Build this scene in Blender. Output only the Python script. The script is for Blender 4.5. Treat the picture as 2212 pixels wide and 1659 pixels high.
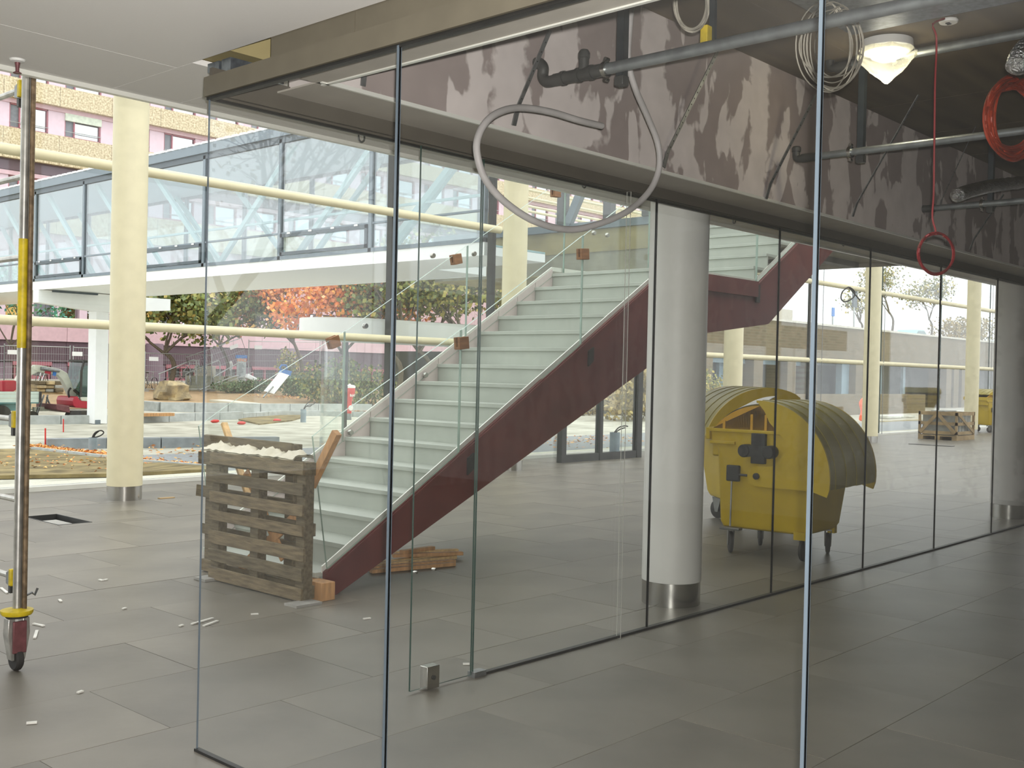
import bpy, math, random
from mathutils import Vector, Matrix
for o in list(bpy.data.objects):
    bpy.data.objects.remove(o, do_unlink=True)
sc = bpy.context.scene
COL = sc.collection
random.seed(7)
PI = math.pi
# ---------------------------------------------------------------- camera
W, H, F = 2212.0, 1659.0, 2346.39
YAW, PITCH, ROLL = math.radians(42.2216), math.radians(-0.6223), math.radians(1.28667)
CAM = Vector((-2.53892, -4.08297, 1.65))
fwd = Vector((math.cos(YAW)*math.cos(PITCH), math.sin(YAW)*math.cos(PITCH), math.sin(PITCH)))
r0 = Vector((math.sin(YAW), -math.cos(YAW), 0)); u0 = r0.cross(fwd)
RT = r0*math.cos(ROLL) + u0*math.sin(ROLL)
UP = -r0*math.sin(ROLL) + u0*math.cos(ROLL)
cd = bpy.data.cameras.new('camera'); cam = bpy.data.objects.new('camera', cd); COL.objects.link(cam)
m3 = Matrix((RT, UP, -fwd)).transposed()
cam.matrix_world = Matrix.Translation(CAM) @ m3.to_4x4()
cd.sensor_fit = 'HORIZONTAL'; cd.sensor_width = 36.0; cd.lens = 36.0*F/W
cd.clip_start = 0.05; cd.clip_end = 500
sc.camera = cam
# ---------------------------------------------------------------- daylight: an even overcast sky
wd = bpy.data.worlds.new('overcast'); sc.world = wd; wd.use_nodes = True
nt = wd.node_tree; bg = nt.nodes['Background']
tc = nt.nodes.new('ShaderNodeTexCoord'); sx = nt.nodes.new('ShaderNodeSeparateXYZ')
rp = nt.nodes.new('ShaderNodeValToRGB')
nt.links.new(tc.outputs['Generated'], sx.inputs[0]); nt.links.new(sx.outputs['Z'], rp.inputs[0])
rp.color_ramp.elements[0].position = 0.0; rp.color_ramp.elements[0].color = (0.80, 0.83, 0.86, 1)
rp.color_ramp.elements[1].position = 0.8; rp.color_ramp.elements[1].color = (1.0, 1.0, 1.0, 1)
nt.links.new(rp.outputs[0], bg.inputs[0]); bg.inputs[1].default_value = 2.35
sl = bpy.data.lights.new('veiled_sun', 'SUN'); sl.energy = 0.7; sl.angle = math.radians(25); sl.color = (1, 0.97, 0.9)
so = bpy.data.objects.new('veiled_sun', sl); COL.objects.link(so)
so.rotation_euler = Vector((-0.35, 0.45, -0.8)).to_track_quat('-Z', 'Y').to_euler()
# the photographer's flash, just above the lens
fl = bpy.data.lights.new('camera_flash', 'SPOT'); fl.energy = 1100; fl.color = (1, .97, .93); fl.shadow_soft_size = .02
fl.spot_size = math.radians(95); fl.spot_blend = .7
fo = bpy.data.objects.new('camera_flash', fl); COL.objects.link(fo)
fo.matrix_world = Matrix.Translation(CAM + UP*.07 + RT*.03) @ m3.to_4x4()
vs = sc.view_settings
vs.view_transform = 'Standard'; vs.look = 'None'; vs.exposure = 0.0; vs.gamma = 1.0; vs.use_curve_mapping = False
cy = sc.cycles
cy.max_bounces = 10; cy.diffuse_bounces = 6; cy.glossy_bounces = 4; cy.transmission_bounces = 6; cy.transparent_max_bounces = 40
cy.use_denoising = True; cy.sample_clamp_indirect = 6.0; cy.caustics_reflective = False; cy.caustics_refractive = False
# ---------------------------------------------------------------- measured directions
def ray(u, v): return RT*((u-W/2)/F) - UP*((v-H/2)/F) + fwd
def on(ax, val, u, v):
    d = ray(u, v); return CAM + d*((val-CAM[ax])/d[ax])
def PX(x, u, v): return on(0, x, u, v)
def PY(y, u, v): return on(1, y, u, v)
def PZ(z, u, v): return on(2, z, u, v)
GP = [(-50, 0), (10.7, 0), (11.3, -.2), (14, -.25), (33, -.25), (42, 0), (50, .18), (56, .5), (62, .6), (200, .6)]
def gz(y):
    for (a, za), (b, zb) in zip(GP, GP[1:]):
        if y <= b: return za + (zb-za)*(y-a)/(b-a)
    return .6
def G(u, v):
    d = ray(u, v); t = 5.0
    while t < 180:
        p = CAM + d*t
        if p.z <= gz(p.y): return Vector((p.x, p.y, gz(p.y)))
        t += .04
    return p
# ---------------------------------------------------------------- materials
def lin(c):
    def f(x):
        x /= 255.0
        return x/12.92 if x <= .04045 else ((x+.055)/1.055)**2.4
    return (f(c[0]), f(c[1]), f(c[2]), 1)
MATS = {}
def M(name, rgb, rough=.6, metal=0.0, var=.12, scale=6.0, bump=0.0, rgb2=None, det=4.0, stretch=None, spec=None, emit=None):
    m = bpy.data.materials.new(name); m.use_nodes = True; MATS[name] = m
    n = m.node_tree; b = n.nodes['Principled BSDF']
    b.inputs['Roughness'].default_value = rough; b.inputs['Metallic'].default_value = metal
    if spec is not None: b.inputs['Specular IOR Level'].default_value = spec
    c = lin(rgb)
    co = n.nodes.new('ShaderNodeTexCoord'); src = co.outputs['Object']
    if stretch:
        mp = n.nodes.new('ShaderNodeMapping'); mp.inputs['Scale'].default_value = stretch
        n.links.new(src, mp.inputs[0]); src = mp.outputs[0]
    nz = n.nodes.new('ShaderNodeTexNoise'); nz.inputs['Scale'].default_value = scale; nz.inputs['Detail'].default_value = det
    n.links.new(src, nz.inputs['Vector'])
    cr = n.nodes.new('ShaderNodeValToRGB')
    c2 = lin(rgb2) if rgb2 else tuple(min(1, x*(1+var)) for x in c[:3])+(1,)
    c1 = c if rgb2 else tuple(x*(1-var) for x in c[:3])+(1,)
    cr.color_ramp.elements[0].position = .35; cr.color_ramp.elements[1].position = .65
    cr.color_ramp.elements[0].color = c1; cr.color_ramp.elements[1].color = c2
    n.links.new(nz.outputs[0], cr.inputs[0]); n.links.new(cr.outputs[0], b.inputs['Base Color'])
    if bump:
        bp = n.nodes.new('ShaderNodeBump'); bp.inputs['Strength'].default_value = bump; bp.inputs['Distance'].default_value = .02
        n2 = n.nodes.new('ShaderNodeTexNoise'); n2.inputs['Scale'].default_value = scale*4; n2.inputs['Detail'].default_value = 6
        n.links.new(src, n2.inputs['Vector']); n.links.new(n2.outputs[0], bp.inputs['Height']); n.links.new(bp.outputs[0], b.inputs['Normal'])
    if emit:
        b.inputs['Emission Color'].default_value = lin(emit[0]); b.inputs['Emission Strength'].default_value = emit[1]
    return m
def MG(name, tint, base=.045, top=.9, dirt=0.0):
    """clear pane: lets light through with a tint and mirrors more at a grazing angle"""
    m = bpy.data.materials.new(name); m.use_nodes = True; MATS[name] = m
    n = m.node_tree; n.nodes.clear()
    out = n.nodes.new('ShaderNodeOutputMaterial'); mix = n.nodes.new('ShaderNodeMixShader')
    tr = n.nodes.new('ShaderNodeBsdfTransparent'); gl = n.nodes.new('ShaderNodeBsdfGlossy')
    tr.inputs[0].default_value = tint+(1,); gl.inputs[0].default_value = (1, 1, 1, 1); gl.inputs['Roughness'].default_value = 0.0
    lw = n.nodes.new('ShaderNodeLayerWeight'); lw.inputs[0].default_value = .5
    pw = n.nodes.new('ShaderNodeMath'); pw.operation = 'POWER'; pw.inputs[1].default_value = 5.0
    ma = n.nodes.new('ShaderNodeMath'); ma.operation = 'MULTIPLY_ADD'; ma.inputs[1].default_value = top-base; ma.inputs[2].default_value = base
    n.links.new(lw.outputs['Facing'], pw.inputs[0]); n.links.new(pw.outputs[0], ma.inputs[0]); n.links.new(ma.outputs[0], mix.inputs[0])
    n.links.new(tr.outputs[0], mix.inputs[1]); n.links.new(gl.outputs[0], mix.inputs[2])
    last = mix
    if dirt:
        df = n.nodes.new('ShaderNodeBsdfDiffuse'); df.inputs[0].default_value = (.8, .82, .8, 1)
        nz = n.nodes.new('ShaderNodeTexNoise'); nz.inputs['Scale'].default_value = 2.5; nz.inputs['Detail'].default_value = 5
        mm = n.nodes.new('ShaderNodeMath'); mm.operation = 'MULTIPLY'; mm.inputs[1].default_value = dirt
        m2 = n.nodes.new('ShaderNodeMixShader')
        n.links.new(nz.outputs[0], mm.inputs[0]); n.links.new(mm.outputs[0], m2.inputs[0])
        n.links.new(mix.outputs[0], m2.inputs[1]); n.links.new(df.outputs[0], m2.inputs[2]); last = m2
    n.links.new(last.outputs[0], out.inputs[0])
    return m
# ---------------------------------------------------------------- mesh building
class MB:
    def __init__(s): s.v = []; s.f = []; s.mi = []
    def add(s, vs_, fs, mi=0):
        k = len(s.v); s.v += [Vector(p) for p in vs_]
        for f in fs: s.f.append([k+i for i in f]); s.mi.append(mi)
        return s
    def box(s, x0, x1, y0, y1, z0, z1, mi=0):
        if x0 > x1: x0, x1 = x1, x0
        if y0 > y1: y0, y1 = y1, y0
        if z0 > z1: z0, z1 = z1, z0
        return s.add([(x0,y0,z0),(x1,y0,z0),(x1,y1,z0),(x0,y1,z0),(x0,y0,z1),(x1,y0,z1),(x1,y1,z1),(x0,y1,z1)],
              [(0,3,2,1),(4,5,6,7),(0,1,5,4),(1,2,6,5),(2,3,7,6),(3,0,4,7)], mi)
    def bar(s, p, q, w, h, up=(0,0,1), mi=0):
        p = Vector(p); q = Vector(q); d = (q-p).normalized(); up = Vector(up)
        if abs(d.dot(up)) > .98: up = Vector((1,0,0))
        a = d.cross(up).normalized()*w/2; b = a.cross(d).normalized()*h/2
        return s.add([p-a-b, p+a-b, p+a+b, p-a+b, q-a-b, q+a-b, q+a+b, q-a+b],
              [(0,1,2,3),(7,6,5,4),(0,4,5,1),(1,5,6,2),(2,6,7,3),(3,7,4,0)], mi)
    def path(s, pts, r, n=8, closed=False, mi=0, caps=True):
        pts = [Vector(p) for p in pts]; N = len(pts)
        rs = r if isinstance(r, (list, tuple)) else [r]*N
        k = len(s.v); ref = None
        for i, p in enumerate(pts):
            a = pts[i-1] if (i > 0 or closed) else p
            b = pts[(i+1) % N] if (i < N-1 or closed) else p
            d = (b-a).normalized()
            if ref is None:
                ref = Vector((0,0,1)) if abs(d.z) < .9 else Vector((1,0,0))
            x = (ref - d*ref.dot(d))
            if x.length < 1e-4: x = d.orthogonal()
            x.normalize(); ref = x; y = d.cross(x)
            for j in range(n):
                t = 2*PI*j/n; s.v.append(p + (x*math.cos(t)+y*math.sin(t))*rs[i])
        for i in range(N if closed else N-1):
            i2 = (i+1) % N
            for j in range(n):
                j2 = (j+1) % n
                s.f.append([k+i*n+j, k+i*n+j2, k+i2*n+j2, k+i2*n+j]); s.mi.append(mi)
        if caps and not closed:
            s.f.append([k+j for j in range(n)][::-1]); s.mi.append(mi)
            s.f.append([k+(N-1)*n+j for j in range(n)]); s.mi.append(mi)
        return s
    def tube(s, p, q, r, n=10, r2=None, mi=0): return s.path([p, q], [r, r if r2 is None else r2], n, mi=mi)
    def prism(s, poly, ext, mi=0):
        poly = [Vector(p) for p in poly]; e = Vector(ext); n = len(poly)
        fs = [list(range(n))[::-1], [n+i for i in range(n)]]
        for i in range(n): fs.append([i, (i+1) % n, n+(i+1) % n, n+i])
        return s.add(poly+[p+e for p in poly], fs, mi)
    def lathe(s, prof, c=(0,0,0), n=24, axis='z', mi=0):
        c = Vector(c); k = len(s.v)
        for r, z in prof:
            for j in range(n):
                t = 2*PI*j/n; a, b = r*math.cos(t), r*math.sin(t)
                s.v.append(c + Vector({'z': (a,b,z), 'x': (z,a,b), 'y': (b,z,a)}[axis]))
        for i in range(len(prof)-1):
            for j in range(n):
                j2 = (j+1) % n
                s.f.append([k+i*n+j, k+i*n+j2, k+(i+1)*n+j2, k+(i+1)*n+j]); s.mi.append(mi)
        s.f.append([k+j for j in range(n)][::-1]); s.mi.append(mi)
        s.f.append([k+(len(prof)-1)*n+j for j in range(n)]); s.mi.append(mi)
        return s
    def ball(s, c, r, sc_=(1,1,1), n=12, m=8, jit=0, mi=0):
        c = Vector(c); k = len(s.v)
        for i in range(1, m):
            a = PI*i/m
            for j in range(n):
                t = 2*PI*j/n; q = r*(1+jit*(random.random()-.5))
                s.v.append(c+Vector((q*math.sin(a)*math.cos(t)*sc_[0], q*math.sin(a)*math.sin(t)*sc_[1], q*math.cos(a)*sc_[2])))
        s.v.append(c+Vector((0,0,r*sc_[2]))); s.v.append(c-Vector((0,0,r*sc_[2])))
        T_, B_ = len(s.v)-2, len(s.v)-1
        for i in range(m-2):
            for j in range(n):
                j2 = (j+1) % n; s.f.append([k+i*n+j, k+(i+1)*n+j, k+(i+1)*n+j2, k+i*n+j2]); s.mi.append(mi)
        for j in range(n):
            j2 = (j+1) % n
            s.f.append([T_, k+j, k+j2]); s.mi.append(mi); s.f.append([B_, k+(m-2)*n+j2, k+(m-2)*n+j]); s.mi.append(mi)
        return s
    def xf(s, mat):
        s.v = [mat @ p for p in s.v]; return s
    def build(s, name, mat, parent=None, bevel=0.0, smooth=True, off=None, ang=35):
        """one mesh object; with a parent the vertices are taken as world coordinates unless off is given"""
        if off is None: off = origin(parent) if parent is not None else Vector((0,0,0))
        me = bpy.data.meshes.new(name)
        me.from_pydata([tuple(p-off) for p in s.v], [], s.f)
        mats = mat if isinstance(mat, (list, tuple)) else [mat]
        for m in mats: me.materials.append(MATS[m] if isinstance(m, str) else m)
        for p, i in zip(me.polygons, s.mi): p.material_index = i
        me.update()
        if smooth:
            for p in me.polygons: p.use_smooth = True
            me.set_sharp_from_angle(angle=math.radians(ang))
        o = bpy.data.objects.new(name, me); COL.objects.link(o)
        if parent is not None: o.parent = parent
        if bevel:
            b = o.modifiers.new('edge', 'BEVEL'); b.width = bevel; b.segments = 2; b.limit_method = 'ANGLE'; b.angle_limit = math.radians(40)
        return o
def origin(o):
    p = Vector((0,0,0))
    while o is not None: p = p + o.location; o = o.parent
    return p
def tag(o, label=None, cat=None, group=None, kind=None):
    if label: o['label'] = label
    if cat: o['category'] = cat
    if group: o['group'] = group
    if kind: o['kind'] = kind
    return o
def T(name, label, cat, loc=(0,0,0), group=None, rz=0.0):
    o = bpy.data.objects.new(name, None); COL.objects.link(o); o.location = loc; o.rotation_euler = (0,0,rz); o.empty_display_size = .1
    return tag(o, label, cat, group)
def S(name, loc=(0,0,0)):
    o = bpy.data.objects.new(name, None); COL.objects.link(o); o.location = loc; o['kind'] = 'structure'; o.empty_display_size = .1
    return o
def one(mb, name, mat, label, cat, group=None, bevel=0.0, base=None, kind=None):
    """a thing that is one mesh, with its origin at its foot"""
    if base is None:
        xs = [p.x for p in mb.v]; ys = [p.y for p in mb.v]; zs = [p.z for p in mb.v]
        base = Vector(((min(xs)+max(xs))/2, (min(ys)+max(ys))/2, min(zs)))
    o = mb.build(name, mat, None, bevel=bevel, off=Vector(base)); o.location = base
    return tag(o, label, cat, group, kind)
def dup(o, loc=None, rz=None, parent=None, label=None, group=None):
    c = o.copy(); COL.objects.link(c)
    if parent is not None: c.parent = parent
    if loc is not None: c.location = loc
    if rz is not None: c.rotation_euler = (0,0,rz)
    if label: c['label'] = label
    if group: c['group'] = group
    for ch in [x for x in list(bpy.data.objects) if x.parent is o]: dup(ch, parent=c)
    return c
def catmull(pts, n=8, closed=False):
    pts = [Vector(p) for p in pts]; out = []; N = len(pts)
    for i in range(N if closed else N-1):
        p0 = pts[(i-1) % N] if (closed or i > 0) else pts[0]; p1 = pts[i]; p2 = pts[(i+1) % N]
        p3 = pts[(i+2) % N] if (closed or i+2 < N) else pts[-1]
        for k in range(n):
            t = k/n
            out.append(.5*((2*p1)+(p2-p0)*t+(2*p0-5*p1+4*p2-p3)*t*t+(3*p1-p0-3*p2+p3)*t**3))
    if not closed: out.append(pts[-1])
    return out
def text(body, size, mat, name, parent, mtx, ext=.002):
    c = bpy.data.curves.new(name, 'FONT'); c.body = body; c.size = size; c.extrude = ext; c.align_x = 'CENTER'; c.align_y = 'CENTER'
    t = bpy.data.objects.new(name+'_tmp', c); COL.objects.link(t)
    bpy.context.view_layer.update()
    me = bpy.data.meshes.new_from_object(t.evaluated_get(bpy.context.evaluated_depsgraph_get()))
    bpy.data.objects.remove(t)
    me.transform(Matrix.Translation(-origin(parent)) @ mtx); me.materials.clear(); me.materials.append(MATS[mat])
    o = bpy.data.objects.new(name, me); COL.objects.link(o); o.parent = parent
    return o
def frame_mtx(o, x, y):
    x = Vector(x).normalized(); y = Vector(y); z = x.cross(y).normalized(); y = z.cross(x)
    m = Matrix((x, y, z)).transposed().to_4x4(); return Matrix.Translation(Vector(o)) @ m
# ---------------------------------------------------------------- materials of the building
M('floor_tile', (110,105,95), .42, var=.16, scale=1.3, bump=.08, det=8)
n_ = MATS['floor_tile'].node_tree; b_ = n_.nodes['Principled BSDF']
oi = n_.nodes.new('ShaderNodeObjectInfo'); hs = n_.nodes.new('ShaderNodeHueSaturation'); mr = n_.nodes.new('ShaderNodeMapRange')
mr.inputs['To Min'].default_value = .9; mr.inputs['To Max'].default_value = 1.1
n_.links.new(oi.outputs['Random'], mr.inputs[0]); n_.links.new(mr.outputs[0], hs.inputs['Value'])
l_ = b_.inputs['Base Color'].links[0]; s_ = l_.from_socket; n_.links.remove(l_); n_.links.new(s_, hs.inputs['Color']); n_.links.new(hs.outputs[0], b_.inputs['Base Color'])
M('floor_bed', (100,95,87), .8)
M('white_paint', (222,222,218), .55, var=.03)
M('panel_white', (226,224,220), .6, var=.02, scale=60, bump=.05, stretch=(1,14,1))
M('fascia', (98,92,78), .5, var=.06)
M('fascia_dark', (84,79,70), .55, var=.05)
M('soffit', (176,170,160), .6, var=.05)
M('black_channel', (32,31,29), .5)
M('cream_paint', (226,217,182), .5, var=.03)
M('grey_paint', (206,205,200), .5, var=.04, scale=2)
M('steel', (190,188,182), .22, 1.0, var=.06)
M('galv', (150,158,166), .35, .9, var=.2, scale=30)
M('dull_metal', (138,140,140), .45, .8, var=.2, scale=20)
M('dark_frame', (52,52,50), .5)
M('red_primer', (104,50,46), .42, var=.12, scale=2.5, rgb2=(90,40,38))
M('tread', (176,181,172), .5, var=.06, scale=2)
M('skirt', (196,184,180), .6, var=.05, scale=2)
M('edge_metal', (226,226,218), .3, .2, var=.03)
M('glass_edge', (38,62,54), .15, var=.05)
M('glass_edge_light', (104,116,126), .2, .3, var=.05)
M('concrete_raw', (150,138,98), .85, var=.25, scale=1.2, bump=.2, det=10)
M('concrete_dark', (150,146,128), .85, var=.25, scale=1.5, bump=.2, det=10)
M('formwork', (92,80,60), .85, var=.3, scale=1.6, stretch=(.35,3,1), det=9)
MG('glass', (.99,.995,.991), .022, .85)
MG('glass_front', (.994,.996,.994), .022, .85, dirt=.006)
MG('glass_facade', (.98,.992,.986), .022, .85)
MG('glass_stair', (.985,.995,.99), .02, .8)
MG('glass_bridge', (.84,.89,.9), .13, .9)
# patched plasterboard: taped joints, filler blots
def plaster(name):
    m = bpy.data.materials.new(name); m.use_nodes = True; MATS[name] = m
    n = m.node_tree; b = n.nodes['Principled BSDF']; b.inputs['Roughness'].default_value = .85
    L = n.links.new; nn = n.nodes.new
    tc = nn('ShaderNodeTexCoord'); sp = nn('ShaderNodeSeparateXYZ'); L(tc.outputs['Object'], sp.inputs[0])
    ad = nn('ShaderNodeMath'); ad.operation = 'ADD'; L(sp.outputs['X'], ad.inputs[0]); L(sp.outputs['Y'], ad.inputs[1])
    n1 = nn('ShaderNodeTexNoise'); n1.inputs['Scale'].default_value = 2.6; n1.inputs['Detail'].default_value = 3; n1.inputs['Distortion'].default_value = .4
    mp = nn('ShaderNodeMapping'); mp.inputs['Scale'].default_value = (1.6,1.6,.8); L(tc.outputs['Object'], mp.inputs[0]); L(mp.outputs[0], n1.inputs[0])
    n2 = nn('ShaderNodeTexNoise'); n2.inputs['Scale'].default_value = 14; n2.inputs['Detail'].default_value = 6; L(tc.outputs['Object'], n2.inputs[0])
    wob = nn('ShaderNodeMath'); wob.operation = 'MULTIPLY_ADD'; wob.inputs[1].default_value = .16; L(n2.outputs[0], wob.inputs[0]); L(ad.outputs[0], wob.inputs[2])
    fr = nn('ShaderNodeMath'); fr.operation = 'PINGPONG'; fr.inputs[1].default_value = .625; L(wob.outputs[0], fr.inputs[0])
    jm = nn('ShaderNodeMapRange'); jm.inputs['From Min'].default_value = .10; jm.inputs['From Max'].default_value = .135
    jm.inputs['To Min'].default_value = 1; jm.inputs['To Max'].default_value = 0; L(fr.outputs[0], jm.inputs[0])
    zb = nn('ShaderNodeMapRange'); zb.inputs['From Min'].default_value = 2.9; zb.inputs['From Max'].default_value = 3.8
    zb.inputs['To Min'].default_value = .07; zb.inputs['To Max'].default_value = -.05; L(sp.outputs['Z'], zb.inputs[0])
    sm = nn('ShaderNodeMath'); sm.operation = 'ADD'; L(n1.outputs[0], sm.inputs[0]); L(zb.outputs[0], sm.inputs[1])
    s2 = nn('ShaderNodeMath'); s2.operation = 'MULTIPLY_ADD'; s2.inputs[1].default_value = .12; L(n2.outputs[0], s2.inputs[0]); L(sm.outputs[0], s2.inputs[2])
    th = nn('ShaderNodeMapRange'); th.inputs['From Min'].default_value = .605; th.inputs['From Max'].default_value = .635; L(s2.outputs[0], th.inputs[0])
    mx = nn('ShaderNodeMath'); mx.operation = 'MAXIMUM'; L(th.outputs[0], mx.inputs[0]); L(jm.outputs[0], mx.inputs[1])
    mc = nn('ShaderNodeMix'); mc.data_type = 'RGBA'; mc.inputs['A'].default_value = lin((150,138,134)); mc.inputs['B'].default_value = lin((206,197,193)); L(mx.outputs[0], mc.inputs['Factor'])
    n3 = nn('ShaderNodeTexNoise'); n3.inputs['Scale'].default_value = 6; n3.inputs['Detail'].default_value = 8; L(tc.outputs['Object'], n3.inputs[0])
    mv = nn('ShaderNodeMapRange'); mv.inputs['To Min'].default_value = .8; mv.inputs['To Max'].default_value = 1.2; L(n3.outputs[0], mv.inputs[0])
    hv = nn('ShaderNodeHueSaturation'); L(mc.outputs['Result'], hv.inputs['Color']); L(mv.outputs[0], hv.inputs['Value']); L(hv.outputs[0], b.inputs['Base Color'])
plaster('plaster')
# ---------------------------------------------------------------- floor, laid in long slabs
HX0, HX1, HY0, HY1 = 2.52, 2.88, 6.66, 7.46           # open floor box
X0, X1, Y0, Y1 = -14.0, 46.0, -9.0, 9.66
fb = MB()
for a in ((X0,HX0,Y0,Y1), (HX1,X1,Y0,Y1), (HX0,HX1,Y0,HY0), (HX0,HX1,HY1,Y1)): fb.box(*a, -.18, -.012)
fb.box(HX0-.02, HX1+.02, HY0-.02, HY1+.02, -.2, -.15)
floor = fb.build('floor', 'floor_bed', smooth=False); floor['kind'] = 'structure'
TX, TY, gp = 1.20, .77, .0018
rest = MB(); cnt = 0; tile_me = {}
def tile_rects(a):
    x0, x1, y0, y1 = a
    if x1 <= HX0 or x0 >= HX1 or y1 <= HY0 or y0 >= HY1: return [a]
    out = []
    if y0 < HY0: out.append((x0,x1,y0,HY0))
    if y1 > HY1: out.append((x0,x1,HY1,y1))
    c, d = max(y0,HY0), min(y1,HY1)
    if x0 < HX0: out.append((x0,HX0,c,d))
    if x1 > HX1: out.append((HX1,x1,c,d))
    return out
r_ = -12
while .345+TY*r_ < Y1:
    y0 = .345+TY*r_; off_ = .085 if r_ % 2 == 0 else .085+TX/2
    c_ = int((X0-off_)//TX)-1
    while off_+TX*c_ < X1:
        x0 = off_+TX*c_; c_ += 1
        a = (max(x0,X0), min(x0+TX,X1), max(y0,Y0), min(y0+TY,Y1))
        if a[1]-a[0] < .05 or a[3]-a[2] < .05: continue
        for q in tile_rects(a):
            w, d = q[1]-q[0]-2*gp, q[3]-q[2]-2*gp
            if w < .03 or d < .03: continue
            d_ = (Vector(((q[0]+q[1])/2, (q[2]+q[3])/2, 0))-CAM); fz = d_.dot(fwd); uu = d_.dot(RT)/fz*F if fz > .5 else 9e9
            inview = fz > 1.5 and abs(uu) < 1350 and q[0] < 13.6
            if inview and cnt < 300:
                key = (round(w,3), round(d,3))
                if key not in tile_me:
                    o = MB().box(-w/2,w/2,-d/2,d/2,-.012,0).build('tile','floor_tile',floor,smooth=False,off=Vector()); tile_me[key] = o.data
                else:
                    o = bpy.data.objects.new('tile', tile_me[key]); COL.objects.link(o); o.parent = floor
                o.location = ((q[0]+q[1])/2, (q[2]+q[3])/2, random.uniform(-.0007,.0007)); cnt += 1
            else: rest.box(q[0]+gp,q[1]-gp,q[2]+gp,q[3]-gp,-.012,0)
    r_ += 1
rs = rest.build('paving', 'floor_tile', floor, smooth=False); rs['kind'] = 'stuff'
# ---------------------------------------------------------------- gallery ceiling, white panels
ceil = S('ceiling')
def panel(x0, x1, y0, y1): MB().box(x0+.0015,x1-.0015,y0+.0015,y1-.0015,3.0,3.025).build('ceiling_panel','panel_white',ceil,smooth=False)
xs = [-12.4,-9.9,-7.4,-4.9,-2.415,.085]
for x0, x1 in zip(xs, xs[1:]):
    for y0, y1 in ((-9,-7.0),(-7.0,-4.53),(-4.53,-2.06),(-2.06,.40),(.40,1.03)): panel(x0, x1, y0, y1)
panel(.085,.45,.27,1.03)
xs = [.45+2.5*i for i in range(19)]
for x0, x1 in zip(xs, xs[1:]): panel(x0, min(x1,45.4), .06, 1.03)
MB().box(-12.4,.085,-9,1.0,3.03,3.5).box(.085,45.4,.06,1.0,3.03,3.9).build('slab','concrete_raw',ceil,smooth=False)
MB().box(-12.4,45.4,1.03,1.045,2.985,3.9).build('slab_edge','soffit',ceil,smooth=False)
MB().box(-12.4,45.4,1.0,1.035,2.978,3.0).build('edge_strip','edge_metal',ceil,smooth=False)
MB().box(.40,.42,-.322,-.02,2.87,3.3).build('void_board','plaster',ceil,smooth=False)
MB().box(.12,.40,.02,.09,2.93,2.99).box(.12,.40,.11,.2,2.95,2.99).build('metal_rail','galv',ceil,smooth=False)
# room ceiling of board-marked concrete
rc = MB().box(.1,13.5,-7.2,.06,3.8,3.95).build('ceiling','formwork',smooth=False); rc['kind'] = 'structure'
for i in range(12):
    MB().box(.1+1.12*i,.1+1.12*i+1.112,-7.2,-.31,3.793,3.8).build('formwork_board','formwork',rc,smooth=False)
MB().box(2.3,3.35,-2.4,-1.3,3.62,3.79).build('air_duct','galv',rc,smooth=False)
# closed sides of the unfinished room
w = MB().box(.0,13.6,-7.3,-7.2,0,3.95).build('wall_back','plaster',smooth=False); w['kind'] = 'structure'
w = MB().box(13.5,13.6,-7.2,0,0,3.95).build('wall_right','plaster',smooth=False); w['kind'] = 'structure'
# bulkheads over the two glass partitions
wf = MB().box(.33,13.5,-.34,-.31,2.875,3.8).build('wall_far','plaster',smooth=False); wf['kind'] = 'structure'
MB().box(.33,13.5,-.34,-.015,2.868,2.876).build('soffit','soffit',wf,smooth=False)
MB().box(.33,13.5,-.352,-.338,2.862,2.88).build('bead','edge_metal',wf,smooth=False)
wn = MB().box(.34,.37,-7.2,-.31,2.875,3.8).build('wall_near','plaster',smooth=False); wn['kind'] = 'structure'
MB().box(.03,.37,-7.2,-.31,2.868,2.876).build('soffit','soffit',wn,smooth=False)
MB().box(.355,.372,-7.2,-.31,2.862,2.88).build('bead','edge_metal',wn,smooth=False)
# fascias
t1 = S('trim_1')
MB().box(-.012,.03,-7.3,.016,2.79,2.872).build('fascia_beam','fascia',t1,smooth=False)
MB().box(.03,.1,-7.3,-.02,2.84,2.872).build('ledge','fascia_dark',t1,smooth=False)
for y0, y1 in ((-7.3,-4.0),(-3.995,-2.2),(-2.195,-.86),(-.855,-.322)): MB().box(.088,.1,y0,y1,2.86,3.02).build('fascia_panel','fascia',t1,smooth=False)
MB().box(.0,.03,-7.2,0,2.778,2.79).build('head_rail','black_channel',t1,smooth=False)
t2 = S('trim_2')
MB().box(.0,13.5,-.008,.016,2.79,2.872).build('fascia_beam','fascia_dark',t2,smooth=False)
MB().box(.0,13.5,-.030,-.008,2.80,2.91).build('channel','fascia_dark',t2,smooth=False)
MB().box(.0,13.5,-.004,.012,2.778,2.79).build('head_rail','black_channel',t2,smooth=False)
MB().box(.45,13.5,.02,.06,2.84,3.02).build('upper_strip','fascia_dark',t2,smooth=False)
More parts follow.
